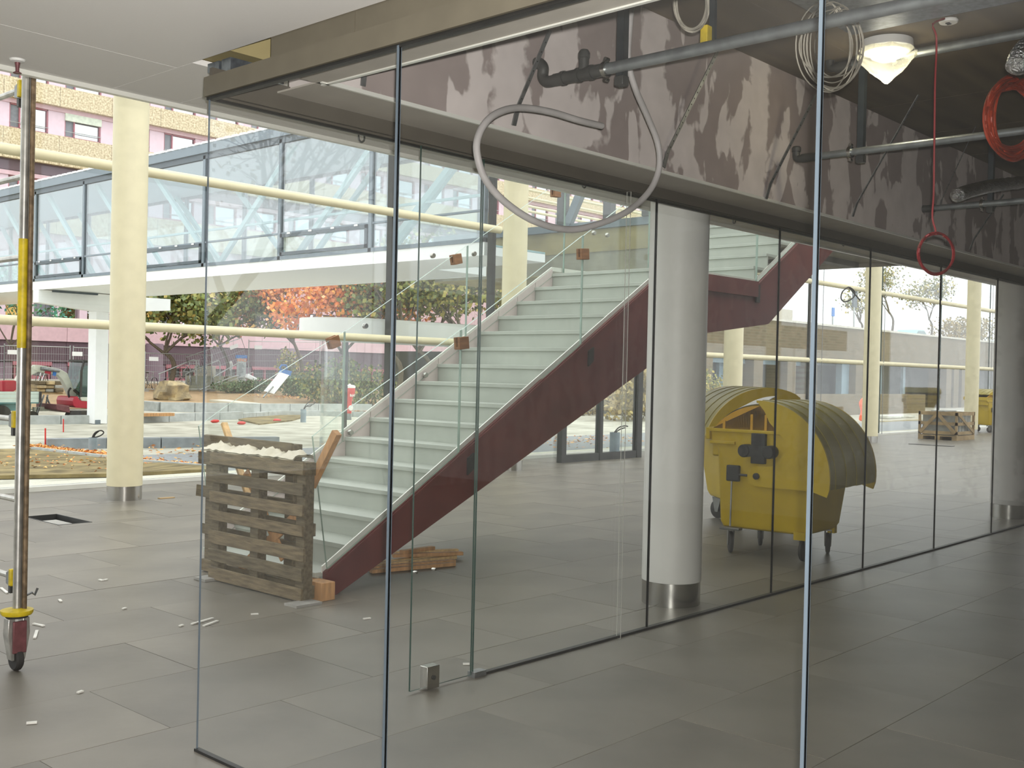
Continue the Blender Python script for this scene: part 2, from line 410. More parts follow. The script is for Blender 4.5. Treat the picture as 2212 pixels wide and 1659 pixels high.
# ---------------------------------------------------------------- glass partitions
def pane(parent, x0, x1, y0, y1, z0, z1, mats, name='pane'):
    mb = MB(); mb.box(x0,x1,y0,y1,z0,z1)
    d = (x1-x0, y1-y0, z1-z0); k = d.index(min(d))
    for i, f in enumerate(mb.f):
        nrm = (mb.v[f[1]]-mb.v[f[0]]).cross(mb.v[f[2]]-mb.v[f[1]]); 
        mb.mi[i] = 0 if abs(nrm[k]) > .5*nrm.length else 1
    return mb.build(name, mats, parent, smooth=False)
w1 = S('window_1')                                                     # front partition
ys = [0.0,-1.205,-2.80,-4.4,-6.0,-7.2]
for a, b in zip(ys, ys[1:]): pane(w1, .002,.011, b+.005, a-.005 if a < 0 else a-.002, .0, 2.785, ['glass_front','glass_edge_light'])
for y in ys[1:-1]: MB().box(-.001,.014,y-.005,y+.005,0,2.785).build('joint','glass_edge_light',w1,smooth=False)
MB().box(-.004,.02,-7.2,.005,.0005,.012).build('floor_channel','black_channel',w1,smooth=False)
w2 = S('window_2')                                                     # long partition
xs = [1.665,3.29,4.92,6.53,8.14,9.77,11.4,13.5]
for a, b in zip(xs, xs[1:]): pane(w2, a+.004,b-.004,-.03,-.018,.0,2.79,['glass','glass_edge'])
for x in xs[1:-1]: MB().box(x-.004,x+.004,-.031,-.017,0,2.79).build('joint','dark_frame',w2,smooth=False)
MB().box(1.665,13.5,-.04,-.006,.0005,.014).build('floor_channel','black_channel',w2,smooth=False)
MB().box(1.66,1.75,-.05,.005,.0005,.03).build('pivot_block','dull_metal',w2,smooth=False)
d1 = S('door_1')
pane(d1, 1.21,1.655,-.03,-.018,.015,2.785,['glass','glass_edge'],'door_leaf')
MB().box(1.307,1.395,-.052,.004,.008,.125).build('patch_fitting','steel',d1,bevel=.003)
MB().lathe([(.012,-.058),(.012,-.052)],(1.352,0,.066),10,'y').build('lock_cylinder','dark_frame',d1)
for x in (1.235,1.365): MB().lathe([(.006,-.036),(.008,-.03),(.008,-.016),(.006,-.010)],(x,0,.62),12,'y').build('handle_hole','steel',d1)
pane(w2, 2.95,2.957,-.062,-.032,.0,2.79,['glass','edge_metal'],'glass_fin')
# ---------------------------------------------------------------- columns
def column(name, x, y, r, top, mat, label, group):
    t = T('column', label, 'column', (x,y,0), group)
    MB().lathe([(r,.17),(r,top)],(x,y,0),48).build('shaft',mat,t)
    MB().lathe([(r-.004,0),(r-.004,.168)],(x,y,0),48).build('base_band','steel',t)
    return t
gC = 'round columns along the glass front'
CX = [4.094,11.075,18.229,25.289,32.779]
lb = ['cream round column by the open floor box, left end of the facade row',
      'cream round column standing behind the middle of the staircase',
      'cream round column rising just behind the yellow refuse bins',
      'cream round column between the refuse bins and the distant wooden crate',
      'cream round column directly behind the distant wooden crate']
for x, l in zip(CX, lb): column('column', x, 8.27, .208, 8.2, 'cream_paint', l, gC)
gD = 'thick grey columns just behind the glass partition'
column('column', 4.115, .345, .215, 3.0, 'grey_paint', 'pale grey round column behind the partition, between staircase and refuse bins', gD)
column('column', 11.50, .345, .215, 3.0, 'grey_paint', 'pale grey round column at the far right end of the glass partition', gD)
# ---------------------------------------------------------------- glass front of the hall
YF = 9.72
w3 = S('window_3')
for z in (2.155, 4.255, 6.4):
    for xa_, xb__ in ((X0,12.06),(17.2,X1)): MB().path([(xa_,9.55,z),(xb__,9.55,z)],.062 if z < 3 else .07,14).build('rail_tube','cream_paint',w3)
xe = [X0,-9.2,-4.5,.2,4.9,9.58,12.03,17.2,20.9,24.55,29.2,33.9,38.6,X1]
for a, b in zip(xe, xe[1:]): pane(w3, a+.01,b-.01,YF,YF+.02,.06,8.0,['glass_facade','glass_edge'])
for x in (9.58,12.03): MB().box(x-.05,x+.05,9.66,9.78,.06,8.0).build('mullion','dark_frame',w3,smooth=False)
for x in (17.2,24.55): MB().box(x-.025,x+.025,9.68,9.76,.06,8.0).build('mullion','dark_frame',w3,smooth=False)
for x in (4.9,20.9,29.2,33.9,38.6): MB().box(x-.012,x+.012,9.71,9.745,.06,8).build('joint','glass_edge',w3,smooth=False)
for x in (12.35,12.55,20.6,24.2,24.9,28.9,38.2,39.0):
    MB().tube((x,9.5,.05),(x,9.5,8),.009,6).build('tension_rod','dull_metal',w3)
MB().box(X0,X1,9.60,9.80,-.1,.06).build('sill','edge_metal',w3,smooth=False)
for x in (12.45,): 
    for z in (2.36,3.28): MB().box(x-.13,x+.13,9.44,9.5,z-.06,z+.06).build('rod_clamp','white_paint',w3,bevel=.005)
# glazed roof of the high hall, side walls
rf = S('ceiling')
x = X0
while x < X1: MB().box(x-.08,x+.08,1.03,10.2,7.9,8.25).build('roof_beam','white_paint',rf,smooth=False); x += 2.5
MB().box(X0,X1,1.03,1.9,8.0,8.3).build('roof_strip','white_paint',rf,smooth=False)
pane(rf,X0,X1,1.9,10.2,8.26,8.28,['glass_facade','glass_edge'],'roof_pane')
w = MB().box(-9.6,-9.3,-2.5,9.6,0,8.0).build('wall_left','white_paint',smooth=False); w['kind'] = 'structure'
w = MB().box(X0,0,-9.1,-8.9,0,3.5).build('wall_rear','white_paint',smooth=False); w['kind'] = 'structure'
# upper landing the stair climbs to
ul = S('trim_3')
MB().box(10.75,13.05,1.045,5.2,3.4,4.1).build('landing_slab','concrete_dark',ul,smooth=False)
for y in (1.5,2.3,3.1,3.9): MB().box(10.75,12.9,y-.09,y+.09,3.32,3.4).build('beam','fascia_dark',ul,smooth=False)
MB().box(13.05,13.09,1.045,5.2,3.34,4.12).build('edge_plate','soffit',ul,smooth=False)
# ---------------------------------------------------------------- entrance screen under the bridge
d2 = S('door_2')
Yd = 8.68
for x, w_ in ((12.93,.13),(14.05,.09),(15.3,.16)): MB().box(x-w_/2,x+w_/2,Yd-.06,Yd+.06,0,2.3).build('post','dark_frame',d2,smooth=False)
MB().box(12.93,15.3,Yd-.05,Yd+.05,.0,.14).build('bottom_rail','dark_frame',d2,smooth=False)
MB().box(12.93,15.3,Yd-.05,Yd+.05,2.2,2.35).build('top_rail','dark_frame',d2,smooth=False)
for a, b in ((12.99,14.0),(14.1,15.22)): pane(d2, a,b,Yd-.01,Yd+.01,.14,2.2,['glass_facade','glass_edge'])
def arc_wall(cx, cy, r, a0, a1, z0, z1, th, mats, name, parent, n=20):
    mb = MB()
    P_ = [(math.cos(a0+(a1-a0)*i/n), math.sin(a0+(a1-a0)*i/n)) for i in range(n+1)]
    for (c0,s0),(c1,s1) in zip(P_, P_[1:]):
        q = [(cx+r*c0,cy+r*s0,z0),(cx+r*c1,cy+r*s1,z0),(cx+(r+th)*c1,cy+(r+th)*s1,z0),(cx+(r+th)*c0,cy+(r+th)*s0,z0)]
        mb.prism(q,(0,0,z1-z0))
    return mb.build(name,mats,parent)
arc_wall(12.0,10.0,1.55,math.radians(200),math.radians(305),.0,2.2,.02,'glass_facade','curved_pane',d2)
arc_wall(16.4,9.6,1.3,math.radians(205),math.radians(300),.0,2.2,.02,'glass_facade','curved_pane',d2)
can = MB()
cpts = [(9.55+.85*math.cos(PI/2+PI*i/16), 10.75+.85*math.sin(PI/2+PI*i/16), 2.13) for i in range(17)]+[(13.6,9.9,2.13),(13.6,11.6,2.13)]
can.prism(cpts,(0,0,.37)); can.build('canopy','white_paint',d2,ang=25)
arc_wall(10.0,10.75,.8,PI/2,PI*1.5,-.2,2.13,.02,'glass_facade','curved_pane',d2)
MB().box(10.1,10.16,11.5,11.56,-.2,2.13).build('post','dark_frame',d2,smooth=False)
# ---------------------------------------------------------------- staircase
ST = T('staircase', 'straight staircase with red steel stringers and pale grey-green steps rising to a landing', 'staircase', (2.35,2.93,0))
RI, TR = .1716, .286
def nz1(x): return 2.745+(x-6.62)*RI/TR
def nz2(x): return 2.745+(x-8.43)*RI/TR
ya, yb = 2.15, 3.72                                                # outer faces of the stringers
prof = [(2.37,0.0),(2.37,nz1(2.37)-.02),(6.60,2.715),(8.43,2.715),(10.74,nz2(10.74)-.03),(10.74,3.55),(8.698,2.27),(7.445,2.12),(7.05,2.05),(6.328,1.73),(2.48,0.0)]
for y in (ya, yb-.03):
    MB().prism([(x,y,z) for x, z in prof],(0,.03,0)).build('stringer','red_primer',ST,smooth=False)
# proud edge strips along the near stringer
def strip(y0, w_, dz, h_, mat, name):
    mb = MB()
    for (x0,z0),(x1,z1) in (((2.37,nz1(2.37)),(6.62,2.745)),((6.62,2.745),(8.43,2.745)),((8.43,2.745),(10.74,nz2(10.74)))):
        mb.prism([(x0,y0,z0+dz),(x1,y0,z1+dz),(x1,y0,z1+dz+h_),(x0,y0,z0+dz+h_)],(0,w_,0))
    return mb.build(name,mat,ST,smooth=False)
strip(ya-.012,.014,-.06,.028,'red_primer','edge_strip')
strip(ya+.035,.012,-.03,.05,'edge_metal','edge_strip')
strip(yb-.05,.014,.03,.045,'edge_metal','edge_strip')
MB().prism([(6.9,ya-.03,2.735),(8.40,ya-.03,2.735),(8.40,ya-.03,2.56),(6.9,ya-.03,2.56)],(0,.03,0)).build('cover_plate','red_primer',ST,smooth=False)
MB().box(8.38,8.46,ya-.02,ya+.02,2.5,2.7).build('bracket','dark_frame',ST,smooth=False)
for x, z in ((3.80,.80),(5.36,1.72)): MB().prism([(x,ya-.02,z),(x+.07,ya-.02,z+.05),(x+.07,ya-.02,z+.18),(x,ya-.02,z+.14)],(0,.025,0)).build('bracket','black_channel',ST,smooth=False)
i0, i1 = ya+.047, yb-.05
for k in range(1, 17):
    x = 6.62-(16-k)*TR; z = k*RI
    xe_ = x+TR+.02 if k < 16 else 8.44
    MB().box(x-.015,xe_,i0,i1,z-.035,z).build('tread','tread',ST,bevel=.003)
    MB().box(x+.004,x+.024,i0,i1,z-RI,z-.036).build('riser','tread',ST,smooth=False)
    if k < 16: MB().prism([(x+.006,i1-.012,z),(x+TR-.004,i1-.012,z),(x+TR-.004,i1-.012,z+RI+.05),(x+.006,i1-.012,z+.055)],(0,.012,0)).build('skirting_panel','skirt',ST,smooth=False)
for k in range(1, 9):
    x = 8.43+(k-1)*TR; z = 2.745+k*RI
    MB().box(x-.015,x+TR+.02,i0,i1,z-.035,z).build('tread','tread',ST,bevel=.003)
    MB().box(x+.004,x+.024,i0,i1,z-RI,z-.036).build('riser','tread',ST,smooth=False)
    MB().prism([(x+.006,i1-.012,z),(x+TR-.004,i1-.012,z),(x+TR-.004,i1-.012,z+RI+.05),(x+.006,i1-.012,z+.055)],(0,.012,0)).build('skirting_panel','skirt',ST,smooth=False)
MB().box(2.38,2.55,i0,i1,0,.135).build('base_board','tread',ST,smooth=False)
# glass balustrades
HB = .98
def pane_poly(poly, y):
    mb = MB(); mb.prism([(x,y,z) for x, z in poly],(0,.016,0))
    mb.mi = [0,0]+[1]*(len(mb.f)-2)
    return mb.build('balustrade_pane',['glass_stair','glass_edge_stair'],ST,smooth=False)
M('glass_edge_stair', (150,170,158), .2, .1, var=.1)
for y in (ya+.012, yb-.072):
    g = .006
    pane_poly([(2.40,nz1(2.4)-.02),(2.245,1.16),(2.49,1.315),(3.72-g,nz1(3.72)+HB),(3.72-g,nz1(3.72)-.02)],y)
    for a, b in ((3.72,5.275),(5.275,6.80)):
        top = [(a+g,nz1(a)+HB),(6.62,2.745+HB),(b-g,2.745+HB)] if b > 6.62 else [(a+g,nz1(a)+HB),(b-g,nz1(b)+HB)]
        bot = [(b-g,2.72),(6.62,2.72),(a+g,nz1(a)-.02)] if b > 6.62 else [(b-g,nz1(b)-.02),(a+g,nz1(a)-.02)]
        pane_poly(top+bot,y)
    pane_poly([(6.80+g,2.72),(6.80+g,2.745+HB),(8.42,2.745+HB),(8.42,2.72)],y)
    pane_poly([(8.44,2.73),(8.44,2.75+HB),(10.7,nz2(10.7)+HB),(10.7,nz2(10.7))],y)
for u, v in ((758,934),(920,810),(790,704),(936,552),(1025,548),(1313,508),(1284,503)):
    p = PY(yb-.09,u,v)
    MB().lathe([(.022,-.012),(.026,0),(.026,.02)],(p.x,p.y,p.z),14,'y').build('glass_fixing','steel',ST)
# wooden edge protectors pushed over the joints of the balustrade glass
M('block_wood', (132,90,54), .7, var=.2, scale=8, stretch=(1,1,5))
def block(y, u, v, tilt, label, cut=.0):
    p = PY(y,u,v); t = T('wood_block', label, 'wood block', p, 'wooden edge protectors on the stair glass')
    for k, yy in enumerate((-.034,.010)):
        mb = MB().box(-.055,.055,yy,yy+.024,-.05,.05); mb.xf(Matrix.Translation(p) @ Matrix.Rotation(tilt,4,'Y'))
        mb.build('cheek','block_wood',t,bevel=.003)
    mb = MB().box(-.055,.055,-.010,.010,-.05,-.028); mb.xf(Matrix.Translation(p) @ Matrix.Rotation(tilt,4,'Y')); mb.build('spacer','block_wood',t)
block(ya+.020,997,741,-.12,'brown wood block on the near stair glass, lower joint')
block(ya+.020,1259,549,-.08,'brown wood block on the near stair glass, upper joint by the hose loop')
block(yb-.064,720,739,-.35,'brown wood block tilted on the far stair glass, lowest joint')
block(yb-.064,985,560,-.25,'brown wood block on the far stair glass, middle joint')
block(yb-.064,1200,416,-.05,'dark wood block high on the far stair glass, inside the hose loop')
# ---------------------------------------------------------------- pallets stood on edge at the foot of the stair
M('old_wood', (100,90,70), .85, var=.3, scale=7, bump=.25, stretch=(6,.8,6), det=8)
M('old_wood_b', (114,101,78), .85, var=.3, scale=7, bump=.25, stretch=(6,.8,6), det=8)
M('fresh_wood', (206,172,120), .7, var=.2, scale=8, stretch=(3,3,.6))
M('fresh_wood_b', (186,142,96), .7, var=.2, scale=8, stretch=(3,3,.6))
M('plastic_sheet', (196,190,168), .35, var=.08, scale=12)
def pallet(name, x, y0, y1, zs, label, h, over=None, back=False):
    t = T('pallet', label, 'pallet', (x,(y0+y1)/2,0), 'wooden pallets stood on edge at the stair foot')
    for i, (z, hb) in enumerate(zs):
        e0, e1 = (over or {}).get(i, (0,0))
        mb = MB().box(x-.022,x,y0-e0,y1+e1,z,z+hb)
        for p in mb.v: p.z += random.uniform(-.008,.008); p.x += random.uniform(-.004,.004)
        mb.build('board', random.choice(['old_wood','old_wood_b']), t, bevel=.003)
    for yy in ((y0+.05,y1-.05) if back else (y0+.05,(y0+y1)/2+.02,y1-.05)): MB().box(x+.001,x+.08,yy-.05,yy+.05,.005,h).build('stringer','old_wood',t,bevel=.004)
    for z in (() if back else (.02,.46,.89)): MB().box(x+.081,x+.1,y0,y1,z,z+.09).build('board','old_wood',t,bevel=.003)
    return t
pallet('pallet',2.12,2.075,3.25,[(.005,.095),(.15,.09),(.29,.10),(.46,.08),(.60,.085),(.75,.085),(.89,.095)],
       'weathered grey brown pallet on edge facing the camera, in front at the stair foot',.985,{2:(.02,0)})
pallet('pallet',2.27,2.42,3.58,[(.005,.09),(.30,.085),(.60,.085),(.86,.09),(1.0,.095)],
       'weathered pallet on edge just behind the front one, only its edges showing',1.085,{1:(.10,0),2:(0,.1),3:(0,.08)},back=True)
def stick(p, q, w, h, mat, label, group='loose timber at the stair foot'):
    return one(MB().bar(p,q,w,h),'timber_batten',mat,label,'timber',group,bevel=.003)
stick(PX(2.33,484,914),PX(2.28,540,1080),.05,.03,'fresh_wood','pale batten with rounded end sticking up out of the pallets, left')
stick(PX(2.24,728,934),PX(2.235,672,1050),.05,.06,'fresh_wood_b','short brown post leaning out of the pallets to the right')
stick((2.223,2.25,.62),(2.223,3.0,.10),.02,.075,'fresh_wood_b','brown slat running diagonally behind the boards of the front pallet')
stick((2.223,2.95,.85),(2.223,2.45,.25),.016,.075,'fresh_wood_b','orange brown slat crossing the other way behind the front pallet')
mb = MB(); random.seed(3)
N1, N2 = 26, 8; vs_ = []
for i in range(N1+1):
    for j in range(N2+1):
        y = 2.2+1.2*i/N1; x = 2.10+.2*j/N2
        vs_.append((x, y, 1.0+(.035+.018*math.sin(i*.9)+.014*math.sin(i*2.3+j*1.3))*math.sin(PI*min(1,max(0,j/N2)))+random.uniform(-.006,.010)))
fs_ = [(i*(N2+1)+j,(i+1)*(N2+1)+j,(i+1)*(N2+1)+j+1,i*(N2+1)+j+1) for i in range(N1) for j in range(N2)]
mb.add(vs_, fs_); k = len(vs_)
mb.add([(x,y,z-.012) for x,y,z in vs_],[f[::-1] for f in fs_])
one(mb,'plastic_sheet','plastic_sheet','crumpled whitish plastic sheet lying on top of the upright pallets','plastic sheet')
one(MB().box(2.24,2.36,2.02,2.6,.001,.13),'plywood_offcut','fresh_wood_b','brown plywood offcut on the floor between pallet and red stringer','plywood',bevel=.004)
M('pale_slab', (150,148,142), .6)
one(MB().box(2.02,2.2,3.16,3.32,.001,.02),'foam_offcut','pale_slab','flat grey offcut under the left corner of the front pallet','offcut','flat offcuts under the front pallet')
one(MB().box(1.98,2.2,1.96,2.10,.001,.018),'foam_offcut','pale_slab','flat pale offcut under the right corner of the front pallet','offcut','flat offcuts under the front pallet')
# loose timber under the stair
random.seed(11)
cc = [((3.30,2.72),(4.05,2.52),.0),((3.32,2.80),(4.20,2.66),.0),((3.2,2.62),(3.95,2.42),.0),((3.35,2.88),(4.1,2.78),.0),((3.7,2.92),(4.25,2.62),.032),((3.8,3.0),(4.32,2.75),.032),((3.75,2.86),(4.12,2.86),.064)]
wl = ['lowest long batten','second long batten','short batten at the left','batten nearest the stair','upper batten lying across','second upper batten lying across','topmost short batten']
for i, ((x0,y0),(x1,y1),z) in enumerate(cc):
    stick((x0,y0,z+.018),(x1,y1,z+.018),.06,.03,'fresh_wood' if i % 2 else 'fresh_wood_b', wl[i]+' of the timber pile on the floor under the stair','timber pile under the stair')
# ---------------------------------------------------------------- scaffold tower at the left edge
M('scaf_tube', (176,174,168), .35, .75, var=.2, scale=14)
M('yellow_band', (196,172,30), .5, var=.2, scale=20)
M('shade_brown', (116,98,76), .55, .45, var=.35, scale=25)  # brown put in for the shade along the scaffold pole
M('rubber', (44,42,40), .7)
M('maroon_metal', (112,70,72), .5, .3, var=.2, scale=20)
sx_, sy_ = -.015, 1.735
SC = T('scaffold', 'mobile scaffold frame with yellow-banded tubes and caster at the left edge', 'scaffold', (sx_,sy_,0))
for dy in (0, 1.3):
    y = sy_+dy
    MB().tube((sx_,y,.30),(sx_,y,5.2),.0225,14).build('standard','scaf_tube',SC)
    MB().tube((sx_+.028,y-.024,.33),(sx_+.028,y-.024,5.2),.0135,10).build('shade_tube','shade_brown',SC)  # thin brown tube added to stand for the standard's shaded side
    MB().tube((sx_,y,1.72),(sx_,y,2.30),.024,14).build('yellow_sleeve','yellow_band',SC)
    MB().lathe([(.075,.30),(.082,.312),(.082,.325),(.03,.335)],(sx_,y,0),20).build('collar_plate','yellow_band',SC)
    MB().lathe([(.055,.285),(.06,.3)],(sx_,y,0),18).build('neck','rubber',SC)
    fk = MB().prism([(sx_-.055,y-.03,.285),(sx_-.06,y-.03,.20),(sx_-.035,y-.03,.06),(sx_-.02,y-.03,.06),(sx_-.02,y-.03,.285)],(0,.06,0))
    fk.prism([(sx_+.055,y-.03,.285),(sx_+.06,y-.03,.20),(sx_+.035,y-.03,.06),(sx_+.02,y-.03,.06),(sx_+.02,y-.03,.285)],(0,.06,0))
    fk.build('caster_fork','scaf_tube',SC,bevel=.003)
    MB().box(sx_-.036,sx_+.036,y-.045,y-.03,.10,.27).build('brake_plate','maroon_metal',SC,bevel=.004)
    MB().lathe([(.055,-.02),(.063,-.012),(.063,.012),(.055,.02)],(sx_,y,.064),24,'x').build('wheel','rubber',SC)
    MB().path([(sx_+.04,y-.02,.40),(sx_+.07,y-.02,.41),(sx_+.085,y-.02,.395),(sx_+.10,y-.02,.43)],.007,6).build('lock_pin','dull_metal',SC)
for v, yel in ((200,True),(386,False),(558,False),(905,True),(1078,False),(1246,True)):
    z = PX(sx_,30,v).z
    MB().tube((sx_,sy_+.02,z),(sx_,sy_+1.28,z),.016,10).build('rung','scaf_tube',SC)
    if yel:
        MB().box(sx_-.028,sx_+.024,sy_+.022,sy_+.05,z-.045,z+.045).build('clamp','yellow_band',SC,bevel=.004)
        MB().prism([(sx_-.02,sy_+.05,z+.04),(sx_-.02,sy_+.10,z+.02),(sx_-.02,sy_+.10,z-.04),(sx_-.02,sy_+.05,z-.05)],(.04,0,0)).build('hook','dull_metal',SC,bevel=.003)
        MB().box(sx_-.012,sx_+.012,sy_+.06,sy_+.085,z-.09,z-.04).build('trigger','dark_frame',SC)
# sprinkler in the gallery ceiling
p = PZ(3.0,38,128)
t = T('sprinkler', 'small upright sprinkler head in the white ceiling above the scaffold', 'sprinkler', (p.x,p.y,2.93))
MB().lathe([(.035,2.999),(.03,2.99),(.012,2.985)],(p.x,p.y,0),18).build('rosette','white_paint',t)
MB().lathe([(.012,2.985),(.008,2.96),(.008,2.945),(.018,2.94),(.018,2.937)],(p.x,p.y,0),14).build('nozzle','maroon_metal',t)
# floor box contents
one(MB().box(2.56,2.80,6.70,7.3,-.149,-.035),'packing_board','pale_slab','pale board lying in the open floor box','board',bevel=.004)
t = T('floor_box', 'open rectangular floor box with dark frame', 'floor box', (2.7,7.06,-.15))
for a in ((HX0,HX0+.012,HY0,HY1),(HX1-.012,HX1,HY0,HY1),(HX0,HX1,HY0,HY0+.012),(HX0,HX1,HY1-.012,HY1)):
    MB().box(*a,-.15,.003).build('frame_side','dark_frame',t,smooth=False)
# cable covers and scraps on the floor
M('scrap_white', (212,210,202), .6)
M('cardboard', (176,150,110), .8)
one(MB().box(4.42,4.62,8.0,8.06,.001,.012),'cardboard_strip','cardboard','strip of cardboard beside the left facade column','cardboard')
random.seed(5)
scr = [((414,1348),(460,1335)),((440,1352),(470,1341)),((72,1347),(95,1352)),((75,1378),(80,1362)),((2,1270),(16,1281)),((542,1327),(558,1326)),((57,1562),(80,1560)),
       ((225,1253),(233,1252)),((128,1295),(132,1299)),((265,1315),(273,1315)),((388,1352),(394,1351)),((1000,1434),(1014,1434)),((785,1337),(800,1335)),((214,1252),(222,1254)),((168,1496),(172,1497))]
for (a, b), nm in zip(scr, ['long white scrap left of the glass corner','second white scrap beside the long one','white scrap right of the scaffold caster','short scrap behind the scaffold caster','white scrap at the left edge','thin scrap near the pallets, behind the glass','pale flat scrap at lower left','tiny chip left of the pallets','small white crumb right of the scaffold pole','grey crumb in the middle of the left floor','white crumb by the glass corner edge','pair of white chips by the glass door','white splinters on the floor in front of the stringer','dark splinter left of the pallets','white speck on the floor at lower left']):
    A = PZ(.006,*a); B = PZ(.006,*b)
    if (B-A).length < .03: B = A+Vector((.03,.01,0))
    one(MB().bar(A,B,.018,.008),'debris_scrap','scrap_white',nm,'debris','scraps on the floor')
# ---------------------------------------------------------------- refuse bins
M('bin_yellow', (188,160,18), .42, var=.08, scale=3)
M('bin_orange', (200,150,20), .45, var=.08, scale=3)
M('bin_lid', (142,128,26), .4, var=.1, scale=3)
M('bin_black', (38,38,36), .55)
M('bin_grey', (120,120,116), .4, .5)
def make_bin(label, loc, rz, turn):
    """local frame: x along the lid axis, y across, near cheek at x=0"""
    t = T('refuse_bin', label, 'refuse bin', loc, 'yellow wheeled refuse bins', rz)
    z0 = Vector()
    L, cy_, cz, R_ = 1.06, 0.0, .746, .665
    def B(mb, n, m, par=t, **k): return mb.build(n, m, par, off=z0, **k)
    body = MB(); rings = []
    for z, y0, y1, x0, x1 in ((.24,-.46,.36,.02,.70),(.30,-.49,.385,.0,.74),(.98,-.50,.43,.0,1.0),(1.03,-.50,.50,.0,1.04),(1.17,-.50,.52,.0,1.06)):
        rings.append([(x0,y0,z),(x1,y0,z),(x1,y1,z),(x0,y1,z)])
    k = 0
    vs_ = sum(rings, []); fs_ = [(3,2,1,0)]
    for i in range(len(rings)-1):
        for j in range(4): fs_.append((i*4+j,i*4+(j+1)%4,(i+1)*4+(j+1)%4,(i+1)*4+j))
    body.add(vs_, fs_)
    inner = [(x*.96+.02,y*.96,z) for x,y,z in rings[-1]]; n0 = len(body.v)
    body.add(rings[-1]+inner+[(x,y,.9) for x,y,z in inner],[(0,1,5,4),(1,2,6,5),(2,3,7,6),(3,0,4,7),(4,5,9,8),(5,6,10,9),(6,7,11,10),(7,4,8,11),(8,9,10,11)])
    B(body,'body','bin_yellow',bevel=.02)
    for x in (0.0, 1.02):
        arc = [(x,R_*.93*math.cos(a),cz+R_*.97*math.sin(a)) for a in [math.radians(41+ (138-41)*i/14) for i in range(15)]]
        poly = [(x,.52,1.15)]+[(x,-.5,1.15)]+arc
        B(MB().prism(poly,(.04,0,0)),'cheek','bin_orange',ang=20)
    for y in (.36,.08,-.06): B(MB().box(-.012,.0,y-.012,y+.012,1.16,1.31 if y < .3 else 1.24),'rib','bin_orange')
    B(MB().box(-.03,.0,-.30,.52,1.135,1.165).box(-.03,1.06,.50,.54,1.06,1.17),'rim','bin_yellow',bevel=.006)
    B(MB().box(-.03,.0,.24,.5,1.02,1.05),'rim_step','bin_yellow',bevel=.006)
    # trunnion
    B(MB().box(-.05,0,-.075,.065,.86,1.14),'trunnion_plate','bin_black',bevel=.008)
    tr = MB().lathe([(.052,-.11),(.06,-.10),(.06,0)],(0,-.13,.975),18,'x').lathe([(.052,-.11),(.06,-.10),(.06,0)],(0,.11,.975),18,'x').box(-.1,0,-.12,.1,.925,1.025)
    B(tr,'trunnion','bin_black')
    # lid: shell of ribs plus two end plates with the pivot arm
    A = [math.radians(88+turn+98*i/22) for i in range(23)]
    sh = MB(); th = .022
    nx = 9
    for i in range(22):
        for q in range(nx):
            xa, xb = -.035+1.13*q/nx, -.035+1.13*(q+1)/nx
            r = R_+.028+(.006 if q % 2 else 0)
            c0,s0,c1,s1 = math.cos(A[i]),math.sin(A[i]),math.cos(A[i+1]),math.sin(A[i+1])
            ca = [(xa,r*c0,cz+r*s0),(xb,r*c0,cz+r*s0),(xb,r*c1,cz+r*s1),(xa,r*c1,cz+r*s1)]
            r2 = r-th
            cb = [(xa,r2*c0,cz+r2*s0),(xb,r2*c0,cz+r2*s0),(xb,r2*c1,cz+r2*s1),(xa,r2*c1,cz+r2*s1)]
            sh.add(ca+cb,[(0,1,2,3),(7,6,5,4),(0,4,5,1),(1,5,6,2),(2,6,7,3),(3,7,4,0)])
    lid = B(sh,'lid','bin_lid',ang=30)
    tr_ = math.radians(turn)
    def rot(y, z): return (y*math.cos(tr_)-z*math.sin(tr_), y*math.sin(tr_)+z*math.cos(tr_))
    for x in (-.045, 1.085):
        pl = [((R_+.03)*math.cos(a),(R_+.03)*math.sin(a)) for a in A]
        inner_ = [(-.67,-.14),(-.52,-.095),(.0,-.095)]+[(.095*math.cos(t_),.095*math.sin(t_)) for t_ in [math.radians(-70+20*i) for i in range(9)]]+[(-.17,.10),(-.295,.27),(-.25,.36),(-.11,.50),(-.06,.60)]
        poly = pl+[rot(*p) for p in inner_]
        B(MB().prism([(x,y,cz+z) for y,z in poly],(.025,0,0)),'lid_end_plate','bin_yellow',lid,ang=20)
    for x in (-.055,): B(MB().lathe([(.03,-.012),(.03,.01)],(x,0,cz),16,'x'),'pivot','bin_black')
    B(MB().box(-.05,0,.18,.31,.68,.83),'latch','bin_black',bevel=.012)
    B(MB().tube((-.03,.2,.745),(-.03,.08,.745),.012,8),'latch_arm','bin_black')
    B(MB().tube((-.035,.255,.68),(-.035,.26,.26),.009,8),'brake_rod','bin_grey')
    B(MB().box(-.06,.02,.16,.36,.225,.25),'brake_pedal','bin_grey',bevel=.006)
    B(MB().box(-.02,.06,-.47,-.36,.2,.27).box(.66,.72,-.47,-.4,.2,.27),'corner_bracket','bin_yellow')
    for wx, wy, ang in ((.06,.30,.3),(.09,-.42,-.4),(.66,.28,.2),(.68,-.40,.15)):
        f_ = MB(); w_ = MB()
        f_.prism([(-.06,-.03,.225),(.06,-.03,.225),(.02,-.03,.07),(-.02,-.03,.07)],(0,.008,0)).prism([(-.06,.022,.225),(.06,.022,.225),(.02,.022,.07),(-.02,.022,.07)],(0,.008,0)).box(-.06,.06,-.03,.03,.22,.232)
        w_.lathe([(.085,-.018),(.1,-.012),(.1,.012),(.085,.018)],(0,0,.1),22,'y')
        mt = Matrix.Translation((wx,wy,0)) @ Matrix.Rotation(ang+PI*.1,4,'Z')
        fk = B(f_.xf(mt),'caster_fork','bin_grey'); B(w_.xf(mt),'wheel','rubber',fk)
    return t
